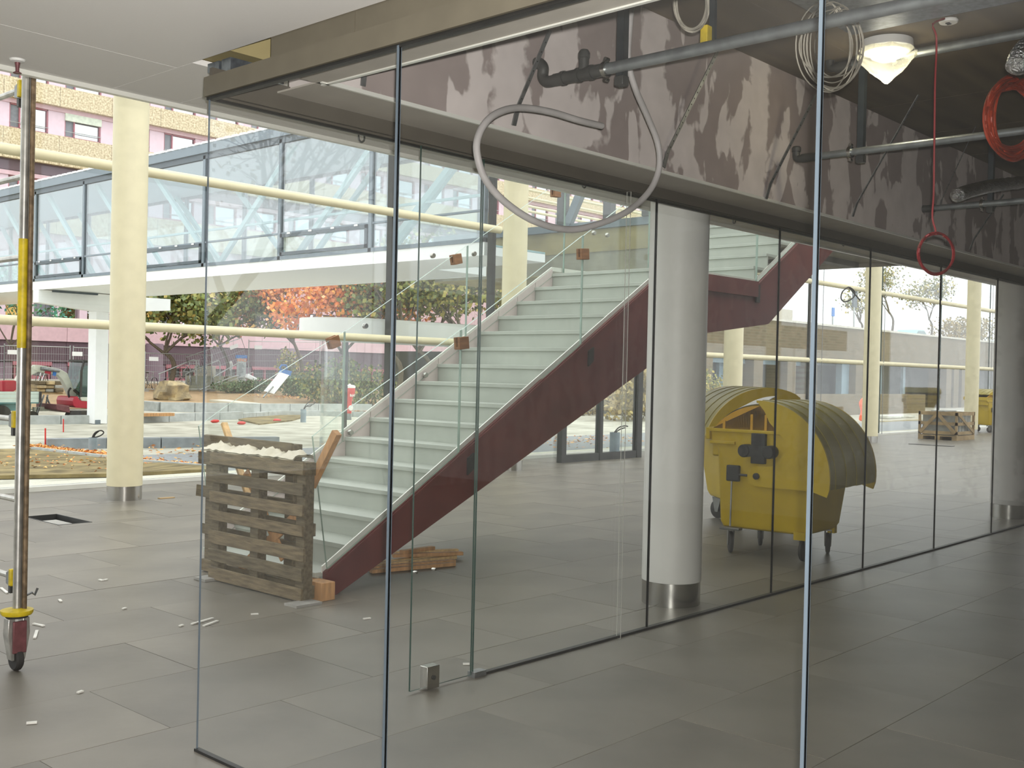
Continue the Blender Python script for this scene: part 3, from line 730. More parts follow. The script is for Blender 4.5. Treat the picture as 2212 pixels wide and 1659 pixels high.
b1 = make_bin('large yellow wheeled refuse bin with open ribbed round lid, behind the glass', (6.40,.935,0), math.radians(4), 0)
make_bin('second yellow refuse bin with its lid turned left, behind the large one', (8.27,1.9,0), math.radians(50), -72).scale = (1.07,1.07,1.07)
make_bin('distant yellow refuse bin half hidden by the column at the right', (35.0,8.15,0), math.radians(60), -40)
M('paper', (226,224,218), .7)
mb = MB()
for a_, b_ in ((92,132),):
    P_ = [(6.45,.935+.66*math.cos(math.radians(180-a)),.746+.665*math.sin(math.radians(a))) for a in range(a_,b_+1,4)]
    Q_ = [(6.78,.96+.70*math.cos(math.radians(180-a)),.746+.735*math.sin(math.radians(a))) for a in range(a_,b_+1,4)]
    n = len(P_); mb.add(P_+Q_,[(i,i+1,n+i+1,n+i) for i in range(n-1)]); mb.add([Vector(p)-Vector((0,0,.006)) for p in P_+Q_],[(n+i,n+i+1,i+1,i) for i in range(n-1)])
one(mb,'paper_sheet','paper','white sheet curled in the opening of the large yellow bin','paper')
# ---------------------------------------------------------------- distant crate on a pallet
M('crate_wood', (150,128,92), .8, var=.25, scale=4)
M('stone_grey', (150,152,146), .8)
cx0, cx1, cy0, cy1 = 28.5, 29.9, 7.15, 8.25
t = T('crate', 'slatted wooden crate of stone slabs on a pallet, far back on the hall floor', 'crate', ((cx0+cx1)/2,(cy0+cy1)/2,0))
for y in (cy0,(cy0+cy1)/2-.07,cy1-.14): MB().box(cx0,cx1,y,y+.14,.0,.1).build('runner','crate_wood',t,smooth=False)
MB().box(cx0,cx1,cy0,cy1,.1,.13).build('deck','crate_wood',t,smooth=False)
for z in (.16,.42,.70):
    for a in ((cx0,cx0+.02,cy0,cy1),(cx0,cx1,cy0,cy0+.02),(cx1-.02,cx1,cy0,cy1),(cx0,cx1,cy1-.02,cy1)): MB().box(*a,z,z+.09).build('slat','crate_wood',t,smooth=False)
for a, b in (((cx0-.015,cy0+.05,.2),(cx0-.015,cy0+.55,.75)),((cx0-.015,cy1-.05,.2),(cx0-.015,cy1-.55,.75)),((cx0+.05,cy0-.015,.75),(cx0+1.3,cy0-.015,.2))): MB().bar(a,b,.02,.09).build('brace','crate_wood',t,smooth=False)
for x in (cx0,cx1-.06):
    for y in (cy0,cy1-.06): MB().box(x,x+.06,y,y+.06,.13,.8).build('corner_post','crate_wood',t,smooth=False)
for k in range(5): MB().box(cx0+.12+.24*k,cx0+.32+.24*k,cy0+.08,cy1-.08,.135,.72).build('stone_slab','stone_grey',t,smooth=False)
one(MB().box(28.5,29.4,7.5,7.9,.805,.83),'loose_board','stone_grey','flat board lying on top of the distant crate','board')
one(MB().box(25.5,25.75,6.2,7.3,.001,.012),'floor_plate','dark_frame','dark flat plate on the floor in front of the distant crate','plate')
# construction worker far outside
M('hi_vis', (255,104,40), .7, var=.05); M('skin', (214,160,130), .6); M('hat_white', (230,226,216), .5); M('dark_trouser', (210,84,36), .7)
# ---------------------------------------------------------------- worker outside, bent over
def skinned(name, verts, edges, radii, mat, parent, root=0):
    import bmesh
    me = bpy.data.meshes.new(name); bm = bmesh.new(); ly = bm.verts.layers.skin.verify()
    off = origin(parent); vv = []
    for i, (p, r) in enumerate(zip(verts, radii)):
        v = bm.verts.new(Vector(p)-off); v[ly].radius = (r, r); v[ly].use_root = (i == root); vv.append(v)
    for a, b in edges: bm.edges.new((vv[a], vv[b]))
    bm.to_mesh(me); bm.free(); me.materials.append(MATS[mat])
    o = bpy.data.objects.new(name, me); COL.objects.link(o); o.parent = parent
    o.modifiers.new('skin','SKIN').use_smooth_shade = True
    s = o.modifiers.new('sub','SUBSURF'); s.levels = 1; s.render_levels = 2
    return o
wp = G(1861,911); wd_ = Vector((.67,-.74,0)); ws = Vector((.74,.67,0))   # faces right in the picture, bent forward
def wq(f, s, z): return wp + wd_*f + ws*s + Vector((0,0,z))
t = T('person', 'worker in orange high-visibility clothes bending over outside, half behind a column', 'person', wp)
bv = [wq(-.02,0,.92),wq(.16,0,1.06),wq(.36,0,1.16),wq(.52,0,1.18),
      wq(-.03,.11,.86),wq(.06,.12,.48),wq(-.05,.12,.08),wq(.12,.12,.05),
      wq(-.03,-.11,.86),wq(.06,-.12,.48),wq(-.05,-.12,.08),wq(.12,-.12,.05),
      wq(.40,.20,1.14),wq(.50,.25,.86),wq(.62,.2,.64),wq(.40,-.20,1.14),wq(.50,-.25,.86),wq(.62,-.2,.64)]
be = [(0,1),(1,2),(2,3),(0,4),(4,5),(5,6),(6,7),(0,8),(8,9),(9,10),(10,11),(2,12),(12,13),(13,14),(2,15),(15,16),(16,17)]
br = [.15,.155,.165,.06,.10,.075,.055,.05,.10,.075,.055,.05,.07,.052,.04,.07,.052,.04]
body = skinned('body',bv,be,br,'hi_vis',t)
MB().ball(wq(.62,0,1.20),.105,(1,.9,1.15),14,10).build('head','skin',t)
hh = MB().ball(wq(.64,0,1.25),.125,(1,1,.8),14,10); hh.build('hard_hat','hat_white',t)
MB().bar(wq(.12,-.165,1.02),wq(.30,-.18,1.1),.02,.06).build('reflective_band','hat_white',t)
for s_ in (.2,-.2):
    hm = MB().ball(wq(.64,s_,.57),.05,(.8,.5,1.2),10,8); hm.build('palm','skin',t)
    for k in range(4):
        a = wq(.61+.02*k,s_,.53); hp = [a,a+Vector((0,0,-.05)),a+Vector((0,0,-.085))-wd_*.02]
        MB().path(hp,[.011,.010,.007],6).build('finger','skin',t)
    MB().path([wq(.60,s_*.85,.58),wq(.58,s_*.75,.53)],[.012,.009],6).build('thumb','skin',t)
# ---------------------------------------------------------------- services under the raw ceiling of the room
M('pipe_galv', (150,156,158), .4, .75, var=.2, scale=10)
M('pipe_black', (70,70,68), .45, .4, var=.2, scale=12)
M('strut', (74,82,88), .4, .8, var=.15, scale=12)
M('grey_hose', (168,164,162), .55)
M('cable_grey', (172,166,152), .6)
M('cable_red', (146,36,40), .5)
M('cable_orange', (158,56,30), .5)
M('foil', (200,200,200), .18, 1.0, var=.2, scale=18, bump=1.0)
gp_ = 'sprinkler pipes under the raw ceiling'
def spipe(x, z, y0, label, r=.028, elbow=0, drop=None):
    t = T('sprinkler_pipe', label, 'pipe', (x,y0,z), gp_)
    MB().tube((x,y0,z),(x,-7.1,z),r,14).build('pipe','pipe_galv',t)
    if elbow == 1:
        MB().tube((x,y0+.02,z),(x,y0-.30,z),r+.004,14).build('black_section','pipe_black',t)
        pts = catmull([(x,y0,z),(x,y0+.07,z),(x,y0+.1,z+.03),(x,y0+.1,z+.075),(x,y0+.13,z+.105),(x,y0+.2,z+.107)],5)
        MB().path(pts,.03,12).build('elbow','pipe_black',t)
        MB().tube((x,y0+.18,z+.107),(x,y0+.37,z+.107),.021,12).build('nipple','pipe_black',t)
        MB().tube((x,y0-.17,z),(x,y0-.17,z+.075),.026,12).build('tee_branch','pipe_black',t)
        MB().lathe([(.024,z+.075),(.03,z+.08),(.03,z+.105),(.02,z+.12)],(x,y0-.17,0),14).build('plug','pipe_black',t)
        for yy in (y0-.03,y0-.13,y0-.21): MB().tube((x,yy,z),(x,yy-.02,z),.037,14).build('collar','pipe_black',t)
    else:
        MB().tube((x,y0+.0,z),(x,y0-.12,z),r+.006,14).build('coupling','pipe_black',t)
        MB().path(catmull([(x,y0-.02,z),(x,y0+.03,z),(x,y0+.045,z+.02),(x,y0+.045,z+.06)],4),.026,12).build('elbow','pipe_black',t)
        MB().lathe([(.032,z+.05),(.032,z+.075),(.024,z+.085)],(x,y0+.045,0),14).build('socket','pipe_black',t)
    return t
def strut(x, y, z0, label):
    t = T('pipe_hanger', label, 'hanger', (x,y,z0), 'channel hangers carrying the sprinkler pipes')
    c = MB().box(x-.02,x+.02,y-.022,y-.019,z0,3.79).box(x-.021,x-.018,y-.022,y+.02,z0,3.79).box(x+.018,x+.021,y-.022,y+.02,z0,3.79)
    c.build('channel','strut',t,smooth=False)
    MB().box(x-.026,x+.026,y-.026,y+.026,z0-.006,z0+.04).build('end_shoe','pipe_black',t,bevel=.003)
    return t
def clampring(x, y, z, parent):
    MB().tube((x,y-.012,z),(x,y+.012,z),.038,14).build('pipe_ring','steel',parent)
    for dz in (.05,-.05): MB().tube((x-.01,y,z+dz),(x+.02,y,z+dz),.01,8).build('bolt','steel',parent)
pz = 3.15
p1 = PZ(pz,1330,145); e1 = PZ(pz,1205,172)
x1 = p1.x
spipe(x1,pz,e1.y,'nearest galvanised sprinkler pipe with black elbow end, passing the hose loop',elbow=1)
t = strut(x1+.05,p1.y-.0,PX(x1,1330,178).z,'dark channel hanger beside the hose loop'); clampring(x1,p1.y+.06,pz,t)
e2 = PZ(pz,1733,342); x2 = e2.x
spipe(x2,pz,e2.y,'second sprinkler pipe, ending left of the near glass joint',.024)
q = PX(x2,1852,345); t = strut(x2+.05,q.y,pz-.06,'dark channel hanger under the glowing lamp'); clampring(x2,q.y+.05,pz,t)
e3 = PZ(pz,1990,452); x3 = e3.x
spipe(x3,pz,e3.y,'farthest sprinkler pipe, lowest in the picture at the right',.026)
q = PX(x3,2135,440); t = strut(x3+.05,q.y,pz-.06,'dark channel hanger on the farthest pipe at the right'); clampring(x3,q.y+.05,pz,t)
# upper pipe behind the lamp
a = PZ(3.74,1860,136); spipe(a.x,3.74,-.75,'upper sprinkler pipe running behind the glowing lamp',.03)
# slanting perforated straps between bulkhead and ceiling
def strap(u0, v0, u1, v1, label, k=0):
    A = PY(-.356,u1,v1); B = PZ(3.75,u0,v0)
    if B.y > -.40: B = PY(-.62,u0,v0)
    t = T('brace_strap', label, 'strap', A, 'slanting perforated straps on the bulkhead')
    L_ = (B-A).length; d = (B-A).normalized()
    mb = MB().bar(A+d*.05,B,.026,.006,up=(0,1,0)); mb.build('strap','dull_metal',t)
    MB().bar(A-Vector((0,0,.045)),A+d*.06,.03,.008,up=(0,1,0)).build('foot','dull_metal',t)
    nb = int(L_/.05); hb = MB()
    for i in range(1, nb): hb.ball(A+d*(.05*i),.006,(1,1,1),5,4)
    o = hb.build('perforation','black_channel',t)
strap(1188,66,1110,252,'dark slanting strap beside the black pipe elbow')
strap(1558,95,1434,345,'dark slanting strap left of the grey column top',10)
strap(1762,205,1655,415,'slanting strap just left of the near glass joint',15)
strap(1984,205,1842,455,'light slanting strap below the glowing lamp',20)
strap(2108,272,2030,440,'light slanting strap right of the red cable',20)
strap(2168,420,2095,530,'short light slanting strap at the far right of the bulkhead',10)
t = T('brace_strap','short bent strap end hanging at the left end of the bulkhead','strap',PY(-.36,784,170),'slanting perforated straps on the bulkhead')
MB().bar(PY(-.36,784,186),PY(-.37,787,158),.028,.006,up=(0,1,0)).build('strap','dull_metal',t)
MB().bar(PY(-.37,787,160),PY(-.40,797,148),.028,.006,up=(0,1,0)).build('foot','dull_metal',t)
# big loop of grey conduit
hp = [(1368,-20),(1360,60),(1357,130),(1372,190),(1400,255),(1421,310),(1424,362),(1405,410),(1365,450),(1310,478),(1235,496),(1160,480),(1095,440),(1050,390),(1031,335),(1033,295),(1055,258),(1090,238),(1130,233),(1190,242),(1250,260),(1300,272)]
dy = [0,0,0,0,.01,.02,.02,.02,.01,0,-.01,-.02,-.02,-.02,-.01,0,.01,.03,.05,.06,.06,.06]
one(MB().path(catmull([PY(-.75+d,u,v) for (u,v),d in zip(hp,dy)],5),.0165,12),'conduit_hose','grey_hose','big hanging loop of grey conduit in front of the bulkhead','hose')
# cable coils
def coil(cx_, cy_, rx, ry, turns, r, mat, label, y, name='cable_coil', jit=.12, seed=1, lead=None, tilt=0.0):
    random.seed(seed); pts = []
    for k in range(turns):
        a = 1+random.uniform(-jit,jit); b = 1+random.uniform(-jit,jit); ox = random.uniform(-jit,jit)*rx*.4; ph = random.uniform(-.3,.3)
        for i in range(14):
            th = 2*PI*i/14 + PI/2
            pts.append(PY(y+random.uniform(-.02,.02)+.02*k/turns, cx_+ox+rx*a*math.cos(th)+tilt*ry*math.sin(th), cy_-ry*b*math.sin(th)))
    if lead: pts = [PY(y,u,v) for u,v in lead]+pts
    return one(MB().path(catmull(pts,3),r,6),name,mat,label,'cable')
coil(1795,100,55,78,9,.003,'cable_grey','loose coil of thin pale cable hanging beside the glowing lamp',-1.75,jit=.3,seed=2,lead=[(1770,-10),(1780,5)])
coil(1494,8,34,60,4,.005,'cable_grey','pale cable bundle hanging at the top of the picture',-1.25,seed=4)
coil(2186,255,50,78,16,.007,'cable_orange','thick orange cable coil at the right edge under the ceiling',-2.0,seed=6,jit=.22)
coil(2022,548,38,44,4,.0055,'cable_red','red cable with a hanging coil below the ceiling socket',-1.75,seed=8,jit=.05,lead=[(2040,40),(2015,52),(2022,75),(2023,110),(2020,180),(2019,260),(2018,340),(2017,420),(2014,470)])
yk = one(MB().box(-.03,.03,-.02,.02,-.05,.05).xf(Matrix.Translation(PY(-1.25,1527,80))),'yellow_tag','yellow_band','small yellow tag below the pale cable bundle','tag',bevel=.004)
one(MB().bar(PY(-1.27,1541,-15),PY(-1.27,1540,90),.03,.02),'hanger_rail','strut','dark vertical rail beside the pale cable bundle','rail')
# lamp wrapped in a plastic bag
lp = PZ(3.795,1915,88)
t = T('ceiling_lamp','round lit ceiling lamp wrapped in a hanging clear plastic bag','lamp',(lp.x,lp.y,3.5))
MB().lathe([(.16,3.79),(.165,3.74),(.14,3.72)],(lp.x,lp.y,0),28).build('housing','white_paint',t)
M('lamp_glow', (255,246,226), .5, emit=((255,244,214),16.0))
M('bag', (240,238,214), .3, emit=((255,240,190),1.1))
MB().lathe([(.10,3.718),(.09,3.69),(.05,3.67)],(lp.x,lp.y,0),20).build('bulb','lamp_glow',t)
random.seed(9); bg_ = MB(); n = 22; ringz = [(.172,3.735),(.175,3.70),(.15,3.66),(.11,3.62),(.065,3.575),(.03,3.55),(.008,3.53)]
vs_ = []
for r, z in ringz:
    for j in range(n):
        th = 2*PI*j/n; rr = r*(1+random.uniform(-.10,.10)); vs_.append((lp.x+rr*math.cos(th)+.012*(3.74-z)/.2, lp.y+rr*math.sin(th), z+random.uniform(-.008,.008)))
bg_.add(vs_,[(i*n+j,i*n+(j+1)%n,(i+1)*n+(j+1)%n,(i+1)*n+j) for i in range(len(ringz)-1) for j in range(n)])
MG('bag_film',(.96,.94,.84),.10,.7,dirt=.7)
bg_.build('plastic_bag','bag_film',t)
pl = bpy.data.lights.new('lamp_light','POINT'); pl.energy = 5; pl.color = (1,.92,.72); pl.shadow_soft_size = .09
po = bpy.data.objects.new('lamp_light',pl); COL.objects.link(po); po.location = (lp.x,lp.y,3.56)
# socket plate in the ceiling
sp = PZ(3.79,2049,44)
t = T('ceiling_socket','round white detector base on the ceiling with a red cable','detector base',(sp.x,sp.y,3.77))
MB().lathe([(.052,3.795),(.055,3.785),(.05,3.775),(.03,3.773)],(sp.x,sp.y,0),24).build('base','white_paint',t)
for dx in (-.012,.012): MB().box(sp.x+dx-.006,sp.x+dx+.006,sp.y-.012,sp.y+.012,3.768,3.775).build('slot','black_channel',t)
# flexible ducts
def duct(pts, r, label, y):
    pp = catmull([PY(y,u,v) for u,v in pts],10); rr = [r*(1+(.07 if i % 2 else -.05))*min(1,.35+.22*i) for i in range(len(pp))]
    one(MB().path(pp,rr,16),'flexible_duct','foil',label,'duct','silver flexible ducts')
duct([(2062,424),(2090,414),(2130,404),(2170,398),(2260,388)],.05,'crumpled silver duct above the farthest pipe at the right edge',-1.1)
duct([(2195,152),(2208,118),(2235,95),(2290,95)],.05,'silver duct end at the right edge beside the orange coil',-2.4)
# gooseneck hooks under the gallery edge
for u, v, l in ((781,296,'small hook under the gallery ceiling, left'),(1262,398,'small hook under the gallery ceiling, above the stair'),(1822,528,'small hook under the gallery ceiling, above the bins'),(1586,478,'small hook under the gallery ceiling, right of the grey column')):
    p = PZ(2.995,u,v-8)
    one(MB().path(catmull([(p.x-.02,p.y,2.998),(p.x-.02,p.y,2.96),(p.x,p.y,2.945),(p.x+.02,p.y,2.96),(p.x+.02,p.y,2.998)],4),.006,6),'ceiling_hook','dull_metal',l,'hook','small hooks in the gallery ceiling')
# ================================================================ outdoors
M('gravel_pale', (198,196,182), .95, rgb2=(160,157,142), scale=1.3, bump=.5, det=6)
M('gravel_fine', (214,212,196), .95, var=.16, scale=60, bump=.4, det=6)
M('soil', (96,84,54), .95, rgb2=(150,134,92), scale=2.2, bump=.6, det=8)
M('soil_orange', (176,150,116), .95, rgb2=(146,126,94), scale=3, bump=.5, det=8)
M('asphalt', (146,150,152), .9, var=.14, scale=12, bump=.2)
M('kerb_stone', (176,180,178), .85, var=.12, scale=5)
M('kerb_dark', (142,148,152), .85, var=.12, scale=5)
M('drain', (146,164,180), .6, var=.06)
M('bark', (104,94,80), .9, var=.3, scale=10, bump=.5, stretch=(4,4,.6))
gr = S('ground')
def band(name, x0, x1, y0, y1, mat, dz=0.0, nseg=1):
    ysx = sorted({y0,y1}|{y for y,_ in GP if y0 < y < y1}); mb = MB()
    for a, b in zip(ysx, ysx[1:]):
        mb.add([(x0,a,gz(a)+dz),(x1,a,gz(a)+dz),(x1,b,gz(b)+dz),(x0,b,gz(b)+dz)],[(0,1,2,3)])
    return mb.build(name,mat,gr,smooth=False)
band('gravel',-60,160,9.80,120,'gravel_pale',-.02)
band('drain_strip',X0,X1,9.80,10.1,'drain',.004)
band('gravel_strip',-30,X1,10.1,10.9,'gravel_fine',-.003)
band('asphalt',6.5,60,11.3,16.75,'asphalt',.0)
band('soil_rear',-20,90,36.6,56,'soil_orange',.01)
def patch(name, px, mat, dz, th=.06):
    pts = [G(u,v) for u,v in px]; z = max(p.z for p in pts)+dz
    mb = MB(); mb.prism([(p.x,p.y,p.z+dz-th) for p in pts],(0,0,th)); return mb.build(name,mat,gr,smooth=False)
patch('soil_bed',[(-120,978),(60,974),(90,966),(225,985),(330,1003),(452,1012),(470,1020),(230,1030),(-120,1036)],'soil',.05)
patch('soil_patch',[(515,907),(560,899),(640,896),(660,900),(630,909),(560,917)],'soil',.03)
def edging(px, mat, h, w_, name='kerb_stone', step=1.0):
    pts = [G(u,v) for u,v in px]; mes = {}
    for a, b in zip(pts, pts[1:]):
        L_ = (b-a).length; n = max(1,int(L_/step)); d = (b-a)/n
        for i in range(n):
            p = a+d*i; q = a+d*(i+1); e = (q-p).normalized()*.012; zz = Vector((0,0,h/2))
            MB().bar(p+e+zz+Vector((0,0,random.uniform(-.006,.006))),q-e+zz,w_,h+.1).build(name,mat,gr,smooth=False)
random.seed(21)
edging([(88,1018),(228,1030),(452,1030)] if False else [(70,975),(150,985),(300,1003),(452,1016)],'kerb_stone',.05,.08,'edging_stone')
edging([(98,968),(228,966),(460,964),(600,962)],'kerb_dark',.16,.3)
edging([(-30,916),(205,914),(300,912),(520,904)],'kerb_stone',.2,.25)
edging([(520,904),(600,898),(700,897),(830,902)],'kerb_stone',.14,.2)
edging([(300,884),(345,888),(560,890),(800,890)],'kerb_stone',.3,.3,step=1.2)
edging([(1180,893),(1420,893),(1560,893)],'kerb_stone',.25,.3,step=1.2)
edging([(470,868),(560,878),(700,884),(800,886)],'gravel_fine',.06,.9,'gravel_heap',step=3)
# fallen leaves
def leaves(n, fn, size, mat, label, dz=.06, name='fallen_leaves'):
    mb = MB()
    for i in range(n):
        p = fn(); a = random.uniform(0,2*PI); s = size*random.uniform(.6,1.3); c, d = math.cos(a)*s, math.sin(a)*s
        z = p.z+dz+random.uniform(0,.02); t1_, t2_ = random.uniform(-.02,.03), random.uniform(-.02,.03)
        mb.add([(p.x+c,p.y+d,z),(p.x-d*.6,p.y+c*.6,z+t1_),(p.x-c,p.y-d,z),(p.x+d*.6,p.y-c*.6,z+t2_)],[(0,1,2,3)])
    o = mb.build(name,mat,None,smooth=False); return tag(o,label,'leaves',kind='stuff')
def leafmat(name, cols, rough=.7, tr=True):
    m = bpy.data.materials.new(name); m.use_nodes = True; MATS[name] = m; n = m.node_tree; b = n.nodes['Principled BSDF']; b.inputs['Roughness'].default_value = rough
    g = n.nodes.new('ShaderNodeNewGeometry'); cr = n.nodes.new('ShaderNodeValToRGB'); cr.color_ramp.interpolation = 'CONSTANT'
    while len(cr.color_ramp.elements) < len(cols): cr.color_ramp.elements.new(.5)
    for i, c in enumerate(cols): cr.color_ramp.elements[i].position = i/len(cols); cr.color_ramp.elements[i].color = lin(c)
    n.links.new(g.outputs['Random Per Island'],cr.inputs[0]); n.links.new(cr.outputs[0],b.inputs['Base Color'])
    return m
leafmat('leaf_orange', [(240,156,62),(232,134,60),(216,140,92),(244,180,92),(204,122,80),(232,166,116)])
leafmat('leaf_green', [(104,118,62),(128,140,74),(150,150,84),(112,126,80),(168,152,84),(92,106,64)])
leafmat('leaf_yellowgreen', [(140,140,70),(164,156,84),(120,128,74),(186,170,92),(104,112,66)])
leafmat('leaf_hedge', [(78,106,72),(98,126,86),(66,90,64),(112,132,92),(120,126,86)])
leafmat('leaf_fallen', [(232,160,84),(216,132,60),(240,190,120),(190,130,80),(226,176,96)])
leafmat('leaf_brown', [(150,130,80),(170,150,96),(120,110,66),(186,166,100)])
leafmat('leaf_teal', [(96,160,140),(70,130,110),(120,180,156),(90,140,90)])
def along(px, spread):
    pts = [G(u,v) for u,v in px]
    def f():
        i = random.randrange(len(pts)-1); p = pts[i].lerp(pts[i+1],random.random())
        x, y = p.x+random.gauss(0,spread), p.y+random.gauss(0,spread); return Vector((x,y,gz(y)))
    return f
leaves(900,along([(70,968),(100,974),(160,980),(225,988),(330,1003),(440,1012)],.16),.045,'leaf_fallen','orange fallen leaves along the edging of the soil bed')
leaves(160,along([(20,1000),(220,1010)],.9),.04,'leaf_fallen','scattered pale leaves on the soil bed')
leaves(420,along([(640,889),(800,890)],.25),.06,'leaf_fallen','yellow leaves against the far kerb near the red hydrant',.05)
leaves(140,along([(330,975),(470,990)],1.0),.05,'leaf_fallen','few pale leaves on the grey asphalt')
leaves(700,along([(560,856),(810,874)],.8),.06,'leaf_fallen','leaves scattered under the hedge')
leaves(260,along([(1200,960),(1360,950)],1.2),.05,'leaf_fallen','leaves on the asphalt seen below the stair',.02)
# ---------------------------------------------------------------- trees and shrubs
def leaf_cloud(mb, c, rad, n, size):
    c = Vector(c); rad = Vector(rad)
    for i in range(n):
        while True:
            q = Vector((random.uniform(-1,1),random.uniform(-1,1),random.uniform(-1,1)))
            if .15 < q.length < 1: break
        p = c+Vector((q.x*rad.x,q.y*rad.y,q.z*rad.z)); s = size*random.uniform(.6,1.3)
        a = Vector((random.gauss(0,1),random.gauss(0,1),random.gauss(0,1))).normalized(); b = a.orthogonal().normalized()*s; d = a.cross(b)*.7
        mb.add([p+b,p+d,p-b,p-d],[(0,1,2,3)])
def branches(mb, p, d, L_, r, depth, tips, spread=.6, n=3):
    q = p+d*L_; mid = p+d*L_*.5+Vector((random.gauss(0,.03),random.gauss(0,.03),0))*L_
    mb.path([p,mid,q],[r,r*.82,r*.62],6 if r > .05 else 4)
    if depth == 0: tips.append(q); return
    for i in range(n):
        nd = (d+Vector((random.gauss(0,spread),random.gauss(0,spread),random.gauss(.1,spread*.5)))).normalized()
        branches(mb, p+d*L_*random.uniform(.55,1) if i else q, nd, L_*random.uniform(.55,.8), r*.6, depth-1, tips, spread, n)
def tree(u, v, top, crown_r, lmat, label, seed, nl=1500, ls=.14, r=.14, depth=3, name='tree', squash=.8, group=None, base=None, lf=.42):
    random.seed(seed); p = base if base is not None else G(u,v); t = T(name,label,'tree',p,group)
    tips = []; tr = MB(); br_ = MB(); h = top-p.z
    tr.path(catmull([p-Vector((0,0,.2)),p+Vector((.05*h,0,h*.2)),p+Vector((-.02*h,.02*h,h*lf))],4),[r*(1-.05*i) for i in range(9)],9)
    tr.build('trunk','bark',t)
    s_ = p+Vector((-.02*h,.02*h,h*lf-.1))
    for i in range(4):
        d = Vector((random.gauss(0,.55),random.gauss(0,.55),1)).normalized(); branches(br_, s_, d, h*.24, r*.5, depth, tips, .55)
    b = br_.build('branches','bark',t); b['kind'] = 'stuff'
    mb = MB(); per = max(1,nl//max(1,len(tips)))
    for q in tips: leaf_cloud(mb, q, (crown_r*.32,crown_r*.32,crown_r*.3*squash), per, ls)
    o = mb.build('foliage',lmat,t,smooth=False); o['kind'] = 'stuff'
    return t
def bush(u, v, w_, d_, h, lmat, label, seed, n=1500, ls=.07, name='shrub', group=None):
    random.seed(seed); p = G(u,v); t = T(name,label,'shrub',p,group); mb = MB()
    for k in range(9):
        c = p+Vector((random.uniform(-.6,.6)*w_,random.uniform(-.5,.5)*d_,h*random.uniform(.3,.62))); leaf_cloud(mb,c,(w_*.42,d_*.42,h*.42),n//9,ls)
    o = mb.build('foliage',lmat,t,smooth=False); o['kind'] = 'stuff'; st = MB()
    for k in range(6): st.tube(p+Vector((random.uniform(-.3,.3)*w_,random.uniform(-.3,.3)*d_,-.1)),p+Vector((random.uniform(-.5,.5)*w_,random.uniform(-.4,.4)*d_,h*.7)),.025,5,.01)
    st.build('stems','bark',t); return t
tree(362,846,7.4,4.2,'leaf_green','green leafy tree beside the left facade column, over the fence',31,nl=4200,ls=.16,r=.17,lf=.3)
tree(748,868,8.5,3.6,'leaf_orange','orange autumn tree behind the leaning white sign',32,nl=5200,ls=.13,r=.16,lf=.3)
tree(640,850,7.6,3.0,'leaf_orange','smaller orange tree left of the big one, against the pink facade',37,nl=2400,ls=.12,r=.14,lf=.4)
tree(480,842,7.6,4.2,'leaf_green','dark tree behind the tilted fence panel',38,nl=3000,ls=.15,r=.13,lf=.36)
bush(735,872,2.6,1.6,2.4,'leaf_green','mixed green bush under the orange tree',33,n=1800,ls=.1)
bush(640,856,2.6,1.2,1.25,'leaf_hedge','dark green bush right of the leaning white sign',34,n=1900)
bush(560,850,2.2,1.0,.9,'leaf_hedge','low green bush between the pylon and the leaning sign',35,n=1300)
bush(505,850,2.0,1.0,.7,'leaf_hedge','low ground-cover bush left of the pylon',36,n=1100)
bush(790,876,2.2,1.2,2.1,'leaf_green','green bush by the curved entrance glass',41,n=1500,ls=.09)
bush(690,868,1.8,1.0,1.7,'leaf_hedge','grey green bush in the middle of the hedge',42,n=1300)
bush(628,838,1.2,.8,2.6,'leaf_yellowgreen','tall yellow green bush behind the leaning sign',43,n=900,ls=.11)
tree(915,880,9.2,4.2,'leaf_yellowgreen','yellow green tree above the white entrance canopy, left part',44,nl=3600,ls=.14,r=.16,lf=.3)
tree(1015,885,9.0,4.0,'leaf_yellowgreen','yellow green tree above the white entrance canopy, right part',45,nl=3600,ls=.14,r=.16,lf=.3)
tree(850,880,8.8,3.0,'leaf_green','dark green tree behind the entrance canopy',46,nl=2200,ls=.14,r=.16,lf=.3)
tree(30,842,7.8,2.0,'leaf_teal','slender young tree with climbing green leaves at the far left, behind the scaffold',47,nl=1500,ls=.12,r=.08,lf=.3)
bush(1370,905,4.5,2.0,2.6,'leaf_brown','brown autumn bush seen through the entrance screen',48,n=2000,ls=.12)
bush(1310,895,4.0,2.0,1.6,'leaf_brown','low brown bush seen through the entrance screen, left',49,n=1500,ls=.12)
